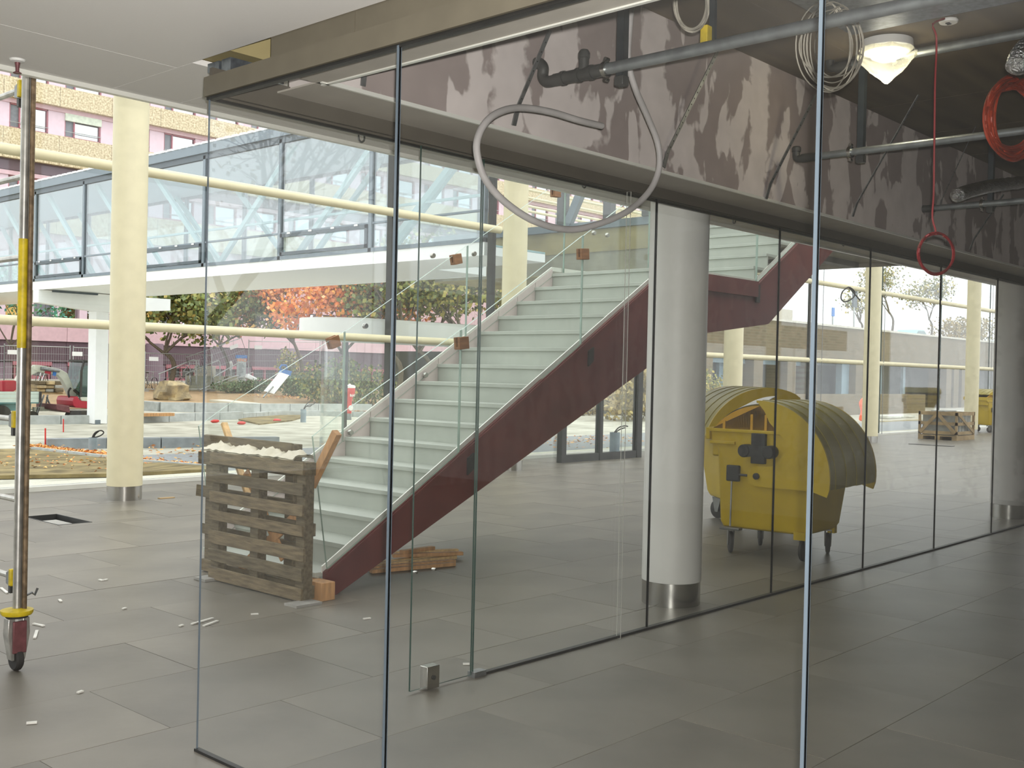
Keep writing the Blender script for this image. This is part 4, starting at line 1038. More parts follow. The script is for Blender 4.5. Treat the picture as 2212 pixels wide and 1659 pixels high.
# ---------------------------------------------------------------- site fence
M('zinc', (178,184,184), .4, .6, var=.1)
M('sign_white', (244,248,248), .5, var=.02)
M('concrete_foot', (150,150,146), .9)
def fence(p, q, h, label, lean=0.0, sign=True):
    t = T('fence_panel',label,'fence panel',p,'mesh panels of the site fence'); up = Vector((0,0,h)); d = q-p
    fr = MB()
    for a, b in ((p,p+up),(q,q+up)): fr.tube(a,b,.03,8)
    for k in (0.06,.96): fr.tube(p+up*k,q+up*k,.022,8)
    fr.build('frame','zinc',t)
    wm = MB(); n = int(d.length/.13)
    for i in range(1,n): a = p+d*i/n+up*.06; b = a+up*.9; s = d.normalized()*.006; wm.add([a-s,a+s,b+s,b-s],[(0,1,2,3)])
    for k in (.2,.35,.5,.65,.8): a = p+up*k; b = q+up*k; s = Vector((0,0,.008)); wm.add([a-s,b-s,b+s,a+s],[(0,1,2,3)])
    o = wm.build('wire_mesh','zinc',t,smooth=False); o['kind'] = 'stuff'
    if sign:
        c = p+d*.12+up*.82; e = d.normalized(); nn_ = e.cross(Vector((0,0,1)))*.03
        MB().bar(c-e*.28+nn_,c+e*.28+nn_,.012,.22).build('sign_plate','sign_white',t,smooth=False)
    for a in (p,q): MB().bar(a-d.normalized()*.2+Vector((0,0,.02)),a+d.normalized()*.2+Vector((0,0,.02)),.22,.12).build('foot','concrete_foot',t,smooth=False)
    return t
fp = [G(-60,843),G(8,843),G(150,842)]
fence(fp[0],fp[1],2.25,'fence panel at the far left edge behind the scaffold')
fence(fp[1],fp[2],2.3,'fence panel left of the excavator cab')
fence(G(157,843),G(222,843),2.3,'fence panel behind the excavator cab')
fence(G(312,846),G(456,846),2.15,'fence panel behind the rock, right of the facade column')
fence(PY(50,536,826),PY(50.5,690,822),2.5,'fence panel behind the pylon and the leaning sign')
# the panel leaning at a slant over the rock
A, B_, C_, D_ = G(402,775),0,0,0
yb_ = G(420,846).y-.3
q4 = [PY(yb_,402,772),PY(yb_,521,730),PY(yb_,547,804),PY(yb_,432,848)]
t = T('fence_panel','fence panel fallen at a slant between rock and pylon','fence panel',(q4[3].x,q4[3].y,q4[3].z),'mesh panels of the site fence')
MB().path(q4,.03,8,closed=True).build('frame','zinc',t)
wm = MB()
for i in range(1,26):
    k = i/26; a = q4[0].lerp(q4[1],k); b = q4[3].lerp(q4[2],k); s = (q4[1]-q4[0]).normalized()*.006; wm.add([a-s,a+s,b+s,b-s],[(0,1,2,3)])
for i in range(1,6):
    k = i/6; a = q4[0].lerp(q4[3],k); b = q4[1].lerp(q4[2],k); s = Vector((0,0,.008)); wm.add([a-s,b-s,b+s,a+s],[(0,1,2,3)])
o = wm.build('wire_mesh','zinc',t,smooth=False); o['kind'] = 'stuff'
c = q4[1].lerp(q4[0],.14)+Vector((0,0,-.35)); e = (q4[1]-q4[0]).normalized()
MB().bar(c-e*.28+Vector((0,-.03,0)),c+e*.28+Vector((0,-.03,0)),.012,.22).build('sign_plate','sign_white',t,smooth=False)
# ---------------------------------------------------------------- steps and handrails by the bank
def handrail(px, y, label):
    pts = [PY(y,u,v) for u,v in px]
    return one(MB().path(catmull(pts,3),.035,8),'handrail','zinc',label,'handrail','grey tube handrails beside the outdoor steps')
yr = G(400,846).y
handrail([(345,830),(345,808),(348,806),(410,780),(420,779),(424,783),(424,830)],yr-.2,'tube handrail behind the rock, left')
handrail([(402,842),(402,812),(406,806),(466,781),(472,780),(475,785),(475,820)],yr+.2,'tube handrail in the middle, bent over at its top')
handrail([(461,842),(461,818),(464,813),(515,784)],yr+.1,'tube handrail left of the grey pylon, upper')
handrail([(432,842),(500,815),(515,812)],yr-.1,'lower sloping rail left of the grey pylon')
M('step_stone',(170,170,150),.85,var=.15,scale=3)
st_ = T('outdoor_steps','low outdoor stone steps between the handrails','steps',PY(yr+.8,460,842))
for k in range(5):
    a = PY(yr+.6+.45*k,412,842-7*k); b = PY(yr+.6+.45*k,512,842-7*k)
    MB().box(a.x,b.x,a.y,a.y+.6,a.z-.3,a.z+.06).build('step','step_stone',st_,smooth=False)
one(MB().box(PY(yr+3.6,424,800).x,PY(yr+3.6,466,800).x,yr+3.6,yr+3.8,PY(yr+3.6,440,812).z,PY(yr+3.6,440,790).z),'site_board','gravel_fine','pale board standing at the head of the outdoor steps','board')
# ---------------------------------------------------------------- rock, signs, hydrant
M('rock', (190,172,132), .95, rgb2=(128,118,98), scale=2.6, bump=1.0, det=10)
random.seed(13); rkp = G(372,864)
mb = MB().ball((0,0,0),1.0,(.95,.8,.78),14,9,jit=.42)
for p in mb.v: p.z = max(-.25,min(p.z,.56+.10*math.sin(7*p.x+3*p.y))); 
mb.xf(Matrix.Translation(rkp+Vector((0,0,.25))) @ Matrix.Rotation(.4,4,'Z'))
one(mb,'boulder','rock','big tan boulder on the bare soil right of the facade column','boulder')
M('pylon_grey', (176,188,192), .5, var=.04); M('sign_blue', (52,116,190), .5, var=.04); M('sign_orange', (244,132,40), .5); M('print_dark', (90,96,104), .6)
pp = G(522,832); yp = pp.y-.8
a = PY(yp,510,830); b = PY(yp,531,830); top = PY(yp,520,767)
wdt = b.x-a.x
t = T('info_pylon','grey information pylon with blue top and orange letters on the bank','sign',((a.x+b.x)/2,yp,a.z-.1))
MB().box(a.x+.08,b.x,yp,yp+.12,a.z-.2,top.z-.01).build('panel','pylon_grey',t,bevel=.01)
zt = top.z; hh_ = zt-a.z
MB().box(a.x,b.x+.05,yp-.012,yp+.14,zt-hh_*.11,zt).build('blue_cap','sign_blue',t,smooth=False)
cxm = (a.x+b.x)/2+.03
text('HNO',.30,'sign_orange','lettering',t,frame_mtx((cxm,yp-.006,zt-hh_*.175),(1,0,0),(0,0,1)))
ln = MB()
random.seed(17)
for i in range(11):
    z = zt-hh_*(.30+.05*i); ln.box(a.x+.14,a.x+.14+wdt*random.uniform(.25,.62),yp-.006,yp,z-.018,z+.018)
o = ln.build('print_lines','print_dark',t,smooth=False); o['kind'] = 'stuff'
ys_ = G(572,860).y
A = PY(ys_,572,845); B_ = PY(ys_,592,851); C_ = PY(ys_+1.3,626,809); D_ = PY(ys_+1.3,607,803)
t = T('leaning_sign','white sign board with blue top leaning over on a pole at the bank','sign',PY(ys_,570,858))
MB().prism([A,B_,C_,D_],(0,.1,0)).build('board','sign_white',t,smooth=False)
E1 = PY(ys_+1.25,604,806); E2 = PY(ys_+1.25,627,813); E3 = PY(ys_+1.3,631,802); E4 = PY(ys_+1.3,610,797)
MB().prism([E1,E2,E3,E4],(0,.14,0)).build('blue_cap','sign_blue',t,smooth=False)
MB().tube(PY(ys_+.05,569,858),PY(ys_+.05,590,835),.05,8).build('pole','zinc',t)
MB().path([PY(ys_+.1,611,800),PY(ys_+.1,604,795),PY(ys_+.1,608,789),PY(ys_+.1,618,789),PY(ys_+.1,620,797)],.05,8).build('blue_hose','sign_blue',t)
pr = PY(yr+2,499,812)
t = T('oval_sign','small oval white and blue sign on a short post beside the pylon','sign',pr)
MB().tube(pr,PY(yr+2,499,785),.04,8).build('post','zinc',t)
c = PY(yr+2,498.5,790); MB().ball(c,.19,(.75,.12,1.6),16,12).build('plate','sign_white',t)
t_ = PY(yr-1.2,538,815); one(MB().bar(PY(yr-1.2,532,812),PY(yr-1.2,552,822),.3,.28),'barrel','sign_white','white pipe end lying behind the pylon','pipe',bevel=.05)
M('hydrant_red', (206,52,48), .45, var=.06); M('hydrant_white', (232,226,220), .5)
hp_ = G(754,906); yh = hp_.y
def HZ(v): return PY(yh,754,v).z
t = T('hydrant','red above-ground hydrant with white cap and number beside the stair glass','hydrant',hp_)
cxh, hz0 = hp_.x, hp_.z
MB().lathe([(.09,hz0-.05),(.08,HZ(893))],(cxh,yh,0),16).build('foot','dull_metal',t)
MB().lathe([(.085,HZ(893)),(.085,HZ(872)),(.10,HZ(862)),(.195,HZ(850)),(.205,HZ(838))],(cxh,yh,0),20).build('body','hydrant_red',t)
MB().lathe([(.21,HZ(838)),(.21,HZ(834)),(.17,HZ(832)),(.04,HZ(831)),(.04,HZ(829))],(cxh,yh,0),20).build('cap','hydrant_white',t)
MB().lathe([(.08,-.15),(.10,-.14),(.10,-.11),(.06,-.09)],(cxh-.03,yh,HZ(881)),16,'y').build('outlet','hydrant_white',t)
MB().bar((cxh-.15,yh,HZ(834)),(cxh-.17,yh,HZ(823)),.07,.04).build('flag','hydrant_white',t)
text('164',.15,'hydrant_white','number',t,frame_mtx((cxh-.02,yh-.17,HZ(854)),(1,0,0),(0,0,1)),ext=.02)
# cable stubs in grey pipes
M('pipe_grey', (140,154,162), .6)
def stub(u, v, v1, r, label, loops):
    p = G(u,v); z1 = PY(p.y,u,v1).z
    t = T('cable_pipe',label,'pipe',p,'grey pipes with cable ends sticking out of the ground')
    MB().lathe([(r,p.z-.1),(r,z1),(r*.8,z1),(r*.8,z1-.06)],(p.x,p.y,0),14).build('pipe','pipe_grey',t)
    for lp_ in loops: MB().path(catmull([PY(p.y,a,b) for a,b in lp_],5),.014,6).build('cable','rubber',t)
stub(200,979,945,.085,'grey pipe with looped cables by the soil bed, left of the facade column',[[(198,948),(205,935),(218,930),(224,935),(215,942),(203,945)],[(201,948),(206,938),(214,931)]])
stub(655,911,884,.1,'grey pipe with black cables in front of the hedge',[[(655,886),(660,876),(668,868),(672,866)],[(656,886),(664,876),(676,874),(680,870)],[(655,886),(660,878),(670,878),(674,873)]])
stub(1327,990,934,.10,'grey pipe with bent cables behind the entrance screen',[[(1326,936),(1336,924),(1348,920),(1356,921)],[(1328,936),(1338,928),(1350,924)]])
def stake(u, v, v1, label):
    p = G(u,v); q = PY(p.y,u,v1); one(MB().tube(p-Vector((0,0,.1)),q,.018,6),'marker_stake','hydrant_red',label,'stake','red marker stakes')
stake(98,968,925,'red marker stake at the corner of the soil bed'); stake(137,932,905,'red marker stake in front of the excavator track')
for u, v, l in ((465,913,'red scrap on the gravel left of the batten'),(521,917,'red rag on the gravel behind the pallets'),(598,911,'small red scrap on the gravel, right')):
    p = G(u,v); one(MB().ball(p+Vector((0,0,.05)),.14,(1.2,.6,.4),8,6,jit=.3),'red_scrap','hydrant_red',l,'scrap','red scraps on the gravel')
p = G(336,912); one(MB().box(p.x-.6,p.x+.6,p.y-.15,p.y+.15,p.z+.2,p.z+.3),'kerb_board','fresh_wood_b','reddish board lying on the kerb right of the facade column','board')
# ---------------------------------------------------------------- glazed footbridge
M('bridge_white', (240,242,242), .5, var=.02)
M('bridge_frame', (112,124,132), .45, .3, var=.06)
M('bridge_dark', (72,82,88), .45, .3)
M('bridge_steel', (196,222,222), .5, var=.03)
M('bridge_floor', (150,182,186), .6)
M('bridge_ceiling', (226,224,232), .7, var=.02)
BX0, BX1, BYA, BYB, BYC, BXC = 12.0, 15.2, 9.85, 60.0, 12.9, 13.7
BR = T('footbridge','glazed footbridge with white underside crossing high over the yard','bridge',(14,28.4,-.25))
MB().box(BX0,BX1,BYC,BYB,3.82,3.98).box(BX0,BXC,BYA,BYC,3.82,3.98).build('deck','bridge_white',BR,smooth=False)
for x in (BX0-.03,BX1-.07):
    yy = BYA if x < 13 else BYC
    while yy < BYB: MB().box(x,x+.1,yy+.004,min(yy+3.14,BYB)-.004,3.80,4.05).build('edge_panel','bridge_white',BR,smooth=False); yy += 3.14
MB().box(BX0+.1,BX1-.1,BYC,BYB,3.985,4.02).box(BX0+.1,BXC,BYA,BYC,3.985,4.02).build('floor_deck','bridge_floor',BR,smooth=False)
MB().box(BX0+.08,BX1-.08,BYC,BYB,6.72,6.8).box(BX0+.08,BXC,BYA,BYC,6.72,6.8).build('ceiling_board','bridge_ceiling',BR,smooth=False)
MB().box(BX0-.1,BX1+.1,BYC,BYB,6.8,7.02).box(BX0-.1,BXC,BYA,BYC,6.8,7.02).build('roof_edge','bridge_frame',BR,smooth=False)
rr = MB(); yy = BYA
while yy < BYB: rr.box(BX0-.12,(BX1 if yy > BYC else BXC)+.12,yy,yy+.22,7.02,7.07); yy += .32
o = rr.build('roof_ribs','bridge_white',BR,smooth=False); o['kind'] = 'stuff'
ms = [9.9,13.1,16.22,19.33,22.42,25.5,28.55,31.7,34.8,37.9,41,44.1,47.2,50.3,53.4,56.5,59.6]
for side, x in ((0,BX0),(1,BX1)):
    for y in ms[side:]: MB().box(x-.05,x+.05,y-.05,y+.05,4.05,6.75).build('mullion','bridge_frame',BR,smooth=False)
    MB().box(x-.05,x+.05,BYC if side else BYA,BYB,4.05,4.13).build('bottom_rail','bridge_frame',BR,smooth=False)
    MB().box(x-.05,x+.05,BYC if side else BYA,BYB,6.66,6.8).build('top_rail','bridge_dark',BR,smooth=False)
    if side == 0: MB().box(x-.03,x+.03,BYA,BYB,4.62,4.66).build('transom','bridge_frame',BR,smooth=False)
    for i, (a, b) in enumerate(zip(ms, ms[1:])):
        if side and i == 0: continue
        pane(BR,x-.012,x+.012,a+.05,b-.05,4.66 if side == 0 else 4.13,6.66,['glass_bridge','glass_edge'])
        if side == 0:
            pane(BR,x-.012,x+.012,a+.05,b-.05,4.13,4.62,['glass_bridge','glass_edge'],'lower_pane')
            if i % 2 == 1:
                s = BR
                fr = MB().box(x-.07,x-.02,a+.06,b-.06,4.14,4.21).box(x-.07,x-.02,a+.06,b-.06,4.54,4.62).box(x-.07,x-.02,a+.06,a+.14,4.14,4.62).box(x-.07,x-.02,b-.14,b-.06,4.14,4.62)
                v_ = fr.build('vent_frame','bridge_dark',BR,smooth=False)
                hg = MB()
                for k in range(4): yy = a+.4+(b-a-.8)*k/3; hg.box(x-.085,x-.07,yy-.06,yy+.06,4.60,4.64)
                hg.build('hinge','steel',v_,smooth=False)
for i, (a, b) in enumerate(zip(ms, ms[1:])):
    for x in (BX0+.35,BX1-.35):
        p, q = ((x,a,6.7),(x,b,4.05)) if i < 3 else ((x,b,6.7),(x,a,4.05))
        if not (i == 0 and x > 14): MB().bar(p,q,.1,.12).build('diagonal','bridge_steel',BR,smooth=False)
    for x in (BX0+.35,): MB().box(x-.03,x+.03,a,b,4.98,5.03).build('handrail','bridge_steel',BR,smooth=False)
for y in (28.4,52.0):
    z = gz(y)
    MB().prism([(BX0-.05,y-.18,3.79),(BX1+1.1,y-.18,3.79),(BX1+1.1,y-.18,3.42),(14.25,y-.18,3.25),(13.75,y-.18,3.25),(BX0-.05,y-.18,3.42)],(0,.36,0)).build('crossbeam','bridge_white',BR,smooth=False)
    MB().box(13.78,13.98,y-.16,y+.34,z,3.3).box(13.98,14.22,y-.10,y+.28,z,3.3).build('pier','bridge_white',BR,smooth=False)
    MB().box(13.8,13.96,y-.19,y+.1,z-.05,z+.12).build('pier_foot','bridge_frame',BR,smooth=False)
MB().box(12.3,13.7,28.0,28.1,3.74,3.80).build('slot_drain','bridge_dark',BR,smooth=False)
# concrete gallery and steelwork on the far side of the bridge
GB = T('concrete_gallery','stained concrete parapet with steel posts beyond the bridge, inside the hose loop','parapet',(17.65,12,0))
xg = 17.5
def gz_(v): return PX(xg,1270,v).z
MB().box(xg,xg+.25,9.9,17,gz_(545),gz_(497)).build('parapet','concrete_raw',GB,smooth=False)
MB().box(xg+.03,xg+.25,9.9,17,gz_(590),gz_(545)).build('stained_course','concrete_dark',GB,smooth=False)
MB().box(xg-.05,xg+.1,9.9,17,gz_(496),gz_(480)).build('steel_beam','bridge_frame',GB,smooth=False)
MB().box(xg+.03,xg+3,9.9,17,gz_(592),gz_(590)).build('underside','concrete_raw',GB,smooth=False)
MB().box(19.8,20.2,16.2,16.6,-.3,gz_(592)).build('leg','concrete_raw',GB,smooth=False)
for u in (1216,1316,1400):
    y = PX(xg,u,470).y; MB().box(xg-.1,xg+.1,y-.11,y+.11,gz_(480),8.2).build('steel_post','dark_frame',GB,smooth=False)
MB().bar(PX(xg,1225,490),PX(xg,1262,400),.14,.2).build('diagonal_brace','bridge_frame',GB,smooth=False)
for v in (402,420,437,455,466):
    p = PY(14.5,1150,v-8); MB().tube((p.x-.5,14.5,p.z),(p.x+10,14.5,p.z),.035,8).build('guard_tube','cream_paint',GB)
# ---------------------------------------------------------------- long hospital-like building across the yard
M('pebble', (222,208,176), .9, rgb2=(168,150,114), scale=9, bump=.7, det=4)
M('pink', (206,172,178), .6, var=.05); M('pink_pale', (216,192,202), .6, var=.04); M('pink_dark', (170,104,114), .6, var=.06)
M('plum', (92,72,80), .7, var=.08); M('plum_light', (132,112,124), .7, var=.06)
M('awning', (206,214,196), .6); M('win_grey', (120,124,130), .5)
MG('glass_window', (.62,.66,.68), .5, .9)
M('room_dark', (96,96,92), .8, var=.4, scale=.5); M('room_warm', (206,170,92), .8, var=.4, scale=.8)
YB = 62.0
BX = [14.5+3.38*i for i in range(29)]
def zb(v): return PY(YB,110,v).z
HB_ = T('office_building','long building across the yard with pebbled bands, pink piers and window rows','building',(60,YB,.5))
MB().box(BX[0],BX[-1],YB+.5,YB+14,0,26).build('core','pink_pale',HB_,smooth=False)
def bandrow(z0, z1, y0, mat, name, step=3.38):
    x = BX[0]
    while x < BX[-1]-.1:
        MB().box(x+.012,x+step-.012,y0,YB+.55,z0,z1).build(name,mat,HB_,smooth=False); x += step
def winrow(z0, z1, zl, awn=()):
    for i in range(28):
        a, b = BX[i]+.55, BX[i]+2.9
        MB().box(BX[i]-.48,BX[i]+.55,YB+.06,YB+.5,z0,z1).build('pier_panel','pink_pale',HB_,smooth=False)
        f = MB().box(a,a+.07,YB+.1,YB+.3,z0,z1).box(b-.07,b,YB+.1,YB+.3,z0,z1).box(a,b,YB+.1,YB+.3,z0,z0+.07).box(a,b,YB+.1,YB+.3,z1-.07,z1).box(a+.60,a+.68,YB+.1,YB+.3,z0,z1)
        w_ = f.build('window','pink_dark',HB_,smooth=False)
        MB().box(a+.07,a+.6,YB+.22,YB+.25,z0+.07,z1-.07).build('side_pane','win_grey',w_,smooth=False)
        MB().box(a+.68,b-.07,YB+.22,YB+.25,z0+.07,z1-.07).build('pane','glass_window',w_,smooth=False)
        MB().tube((a,YB+.02,z0+.35),(b,YB+.02,z0+.35),.025,5).build('guard_rail','zinc',w_)
        if i in awn: MB().box(a,b,YB-.05,YB+.12,z1-.45,z1).build('blind_box','awning',w_,smooth=False)
    MB().box(BX[0],BX[-1],YB-.02,YB+.3,z0-.14,z0).build('sill','pink_dark',HB_,smooth=False)
    MB().box(BX[0],BX[-1],YB-.06,YB+.3,z1,zl).build('lintel_band','pink',HB_,smooth=False)
winrow(zb(290),zb(238),zb(229),awn=(4,)); winrow(zb(185),zb(138),zb(130))
bandrow(zb(357),zb(293),YB-.45,'pebble','pebble_panel'); bandrow(zb(229),zb(187),YB-.45,'pebble','pebble_panel')
bandrow(zb(130),zb(85),YB-.45,'pebble','pebble_panel'); winrow(zb(80),zb(30),zb(22))
MB().box(BX[0],BX[-1],YB-.1,YB+2.5,zb(380),zb(357)).build('recess_band','plum',HB_,smooth=False)
winrow(zb(440),zb(390),zb(381))
bandrow(zb(505),zb(443),YB-.3,'pebble','pebble_panel'); bandrow(zb(640),zb(505),YB-.05,'pink','pink_panel',1.69)
z0, z1 = zb(694),zb(642)
for i in range(40):
    x = BX[0]+1.69*i
    MB().box(x,x+.5,YB,YB+.5,z0,z1).build('pier_panel','pink_pale',HB_,smooth=False)
    MB().box(x+.5,x+1.69,YB+.3,YB+.34,z0,z1).build('pane',['room_warm','glass_window','room_warm','glass_window','win_grey'][(i*7)%5],HB_,smooth=False)
bandrow(zb(737),zb(695),YB-.08,'pink','pink_panel',2.4)
bandrow(zb(782),zb(738),YB+.02,'plum','plum_panel',4.8)
for i in range(18):
    x = BX[0]+3.38*i
    MB().box(x,x+1.0,YB+.1,YB+.5,.2,zb(784)).build('pier_panel','plum_light',HB_,smooth=False)
    f = MB().box(x+1.1,x+3.3,YB+.2,YB+.4,.2,zb(812)).box(x+1.1,x+1.2,YB+.1,YB+.4,.2,zb(788)).box(x+3.2,x+3.3,YB+.1,YB+.4,.2,zb(788)).box(x+1.0,x+3.38,YB+.0,YB+.4,zb(790),zb(782)).box(x+2.15,x+2.25,YB+.1,YB+.4,.2,zb(788))
    w_ = f.build('window','pink_dark',HB_,smooth=False)
    MB().box(x+1.2,x+3.2,YB+.3,YB+.33,.2,zb(790)).build('pane','room_dark',w_,smooth=False)
for x in (23.4,34.0,44.5): MB().tube((x,YB-1.6,.3),(x,YB-1.6,zb(735)),.55,16).build('round_pier','plum_light',HB_)
# ---------------------------------------------------------------- brick building on the right with a parking deck
def brickmat(name):
    m = bpy.data.materials.new(name); m.use_nodes = True; MATS[name] = m; n = m.node_tree; b = n.nodes['Principled BSDF']; b.inputs['Roughness'].default_value = .9
    tc_ = n.nodes.new('ShaderNodeTexCoord'); mp = n.nodes.new('ShaderNodeMapping'); mp.inputs['Rotation'].default_value = (PI/2,0,0)
    br = n.nodes.new('ShaderNodeTexBrick'); br.inputs['Scale'].default_value = 1.0; br.inputs['Brick Width'].default_value = .5; br.inputs['Row Height'].default_value = .16; br.inputs['Mortar Size'].default_value = .012
    br.inputs['Color1'].default_value = lin((98,86,60)); br.inputs['Color2'].default_value = lin((116,100,74)); br.inputs['Mortar'].default_value = lin((120,114,92))
    n.links.new(tc_.outputs['Object'],mp.inputs[0]); n.links.new(mp.outputs[0],br.inputs['Vector']); n.links.new(br.outputs[0],b.inputs['Base Color'])
brickmat('brick')
M('win_dark', (44,48,46), .7, var=.3, scale=.6); M('blue_grey', (126,150,162), .5); M('cap_stone', (196,192,180), .8); M('concrete_pale', (206,208,200), .85)
YK = 26.0
def kx(u, v=800): return PY(YK,u,v).x
def kz(u, v): return PY(YK,u,v).z
K = T('brick_building','low brown brick building with dark windows and a parking deck on its roof','building',(60,YK,0))
zt = kz(1900,716); zl = kz(1640,772)
xa, xb_ = kx(1440), 125.0
MB().box(xa,xb_,YK,YK+.4,zl,zt).build('upper_wall','brick',K,smooth=False)
MB().box(xa,xb_,YK-.1,YK+.4,zt,zt+.12).build('coping','cap_stone',K,smooth=False)
MB().box(xa,xb_,YK+1.4,YK+20,-.3,zl).build('lower_wall','win_dark',K,smooth=False)
for u in (1530,1640,1712,1758,1858,1893,2052,2068,2085):
    x = kx(u); MB().box(x-.5,x+.5,YK+.05,YK+1.5,-.3,zl).build('brick_pier','brick',K,smooth=False)
for u0, u1 in ((1535,1640),(1645,1700),(1715,1750)): MB().box(kx(u0),kx(u1),YK+.6,YK+.8,kz(1640,786),zl).build('blue_lintel','blue_grey',K,smooth=False)
for u in (1600,1668,1790,1940,1990): MB().box(kx(u)-.2,kx(u)+.2,YK+1.2,YK+1.42,-.3,zl).build('window_post','blue_grey',K,smooth=False)
MB().box(kx(1835),kx(1862),YK+.5,YK+.9,.2,zl).build('blue_panel','blue_grey',K,smooth=False)
for a, b in ((1640,1705),(1710,1757),(1770,1850)):
    f = MB().box(kx(a)+.5,kx(b)-.5,YK+1.2,YK+1.35,kz(1700,860),kz(1700,856)).box(kx(a)+.5,kx(b)-.5,YK+1.2,YK+1.35,zl-.25,zl)
    f.build('window_frame','bridge_dark',K,smooth=False)
one(MB().box(kx(1560),kx(1866),YK-4,YK-3.6,-.3,PY(YK-3.6,1750,851).z),'garden_wall','brick','low brick wall in front of the dark windows, behind the bin','wall')
q0, q1 = PY(19,1898,912), PY(19,1962,912)
for k in range(2):
    one(MB().box(q0.x+(q1.x-q0.x)*.5*k+.02,q0.x+(q1.x-q0.x)*.5*(k+1)-.02,18.6,19.4,-.25,PY(19,1930,897).z),'concrete_block','concrete_pale',['white concrete block outside, left of a pair behind the crate','white concrete block outside, right of a pair behind the crate'][k],'block','concrete blocks outside')
one(MB().box(PY(17,1905,920).x,PY(17,2120,920).x,16.8,17.2,-.25,PY(17,2000,907).z),'stone_edge','concrete_raw','long low stone edging outside behind the crate','edging')
# cars on the deck
M('car_silver', (214,222,226), .3, .3, var=.02); M('car_glass', (120,146,150), .1, var=.05); M('car_teal', (150,196,190), .3, .2, var=.02)
def car(u, v, mat, label, yoff=3.0):
    x = PY(YK+yoff,u,v).x; zr = PY(YK+yoff,u,v).z; zg = zr-1.42
    t = T('car',label,'car',(x,YK+yoff,zg),'cars on the parking deck')
    pr = [(-2.1,.3),(-2.15,.75),(-1.2,.92),(-.65,1.38),(.6,1.42),(1.35,1.0),(2.1,.85),(2.15,.35)]
    MB().prism([(x+a,YK+yoff-.8,zg+b) for a,b in pr],(0,1.6,0)).build('body',mat,t,bevel=.08)
    MB().prism([(x+a,YK+yoff-.81,zg+b) for a,b in ((-1.0,.95),(-.6,1.3),(.52,1.33),(1.1,1.0))],(0,1.62,0)).build('side_window','car_glass',t,smooth=False)
    for dx in (-1.35,1.35):
        for dy in (-.75,.75): MB().tube((x+dx,YK+yoff+dy-.1,zg+.32),(x+dx,YK+yoff+dy+.1,zg+.32),.32,16).build('wheel','rubber',t)
MB().box(xa,xb_,YK+.5,YK+20,PY(YK+3,1730,697).z-1.75,PY(YK+3,1730,697).z-1.42).build('deck_slab','concrete_raw',K,smooth=False)
car(1735,697,'car_silver','silver car parked on the deck behind the red stair stringer')
car(1968,712,'car_teal','pale teal car on the deck left of the second right column')
car(2150,736,'car_teal','pale teal car on the deck at the far right')
one(MB().box(PY(48,1600,690).x,PY(48,1712,690).x,48,54,0,PY(48,1680,666).z),'white_hut','cap_stone','plain cream building block rising over the parking deck','building')
for u, v0, v1, l in ((1799,700,668,'small blue parking sign on a thin post over the deck'),(1845,700,640,'dark sign on a post over the deck with a cable loop before it')):
    p = PY(YK+1,u,v0); q = PY(YK+1,u,v1); t = T('deck_sign',l,'sign',p)
    MB().tube(p-Vector((0,0,.6)),q,.06,6).build('post','zinc',t)
    h = (p.z-q.z)
    if u < 1820: MB().box(q.x-.17,q.x+.17,q.y-.06,q.y,q.z-.45,q.z+.1).build('plate','sign_blue',t,smooth=False)
    else: MB().box(q.x-.28,q.x+.28,q.y-.1,q.y,q.z-.7,q.z+.6).build('plate','bridge_dark',t,smooth=False)
lp2 = [PY(9.46,u,v) for u,v in ((1833,620),(1820,630),(1817,645),(1826,652),(1843,643),(1846,630),(1835,621))]
one(MB().path(catmull(lp2+[PY(9.46,1858,649)],4),.02,6),'black_cable','rubber','black cable loop tied to the upper rail tube at the right','cable')
for u, v, top, cr, lb, s, nl in ((1925,728,12.5,3.6,'sparse autumn tree on the parking deck, left of the second right column',61,1100),(2010,735,12.0,3.4,'sparse bare-branched tree on the parking deck by the column',62,1200),(1860,728,9.5,2.8,'thin tree on the deck behind the blue-lit post',63,500)):
    tree(u,v,top,cr,'leaf_yellowgreen',lb,s,nl=nl,ls=.13,r=.12,depth=4,base=PY(YK+9,u,v),lf=.3)
for u, h, s in ((2085,2.2,64),(2050,2.0,65),(2120,2.2,66)):
    b0 = PY(YK+4,u,745); random.seed(s); mb = MB(); t = T('shrub',{64:'brown-leaved bush on the deck right of the second column',65:'brown-leaved bush on the deck left of the second column',66:'brown-leaved bush on the deck by the right edge'}[s],'shrub',b0)
    for k in range(6): leaf_cloud(mb,b0+Vector((random.uniform(-1.2,1.2),random.uniform(-.6,.6),h*.6)),(1.0,.8,h*.55),110,.12)
    o = mb.build('foliage','leaf_brown',t,smooth=False); o['kind'] = 'stuff'
    MB().tube(b0-Vector((0,0,.4)),b0+Vector((0,0,h*.7)),.06,6,.02).build('stem','bark',t)
bush(1545,905,1.6,1.0,2.4,'leaf_yellowgreen','yellow green bush outside between grey column and bin',71,n=1100,ls=.08)
M('reeds',(120,140,90),.8)
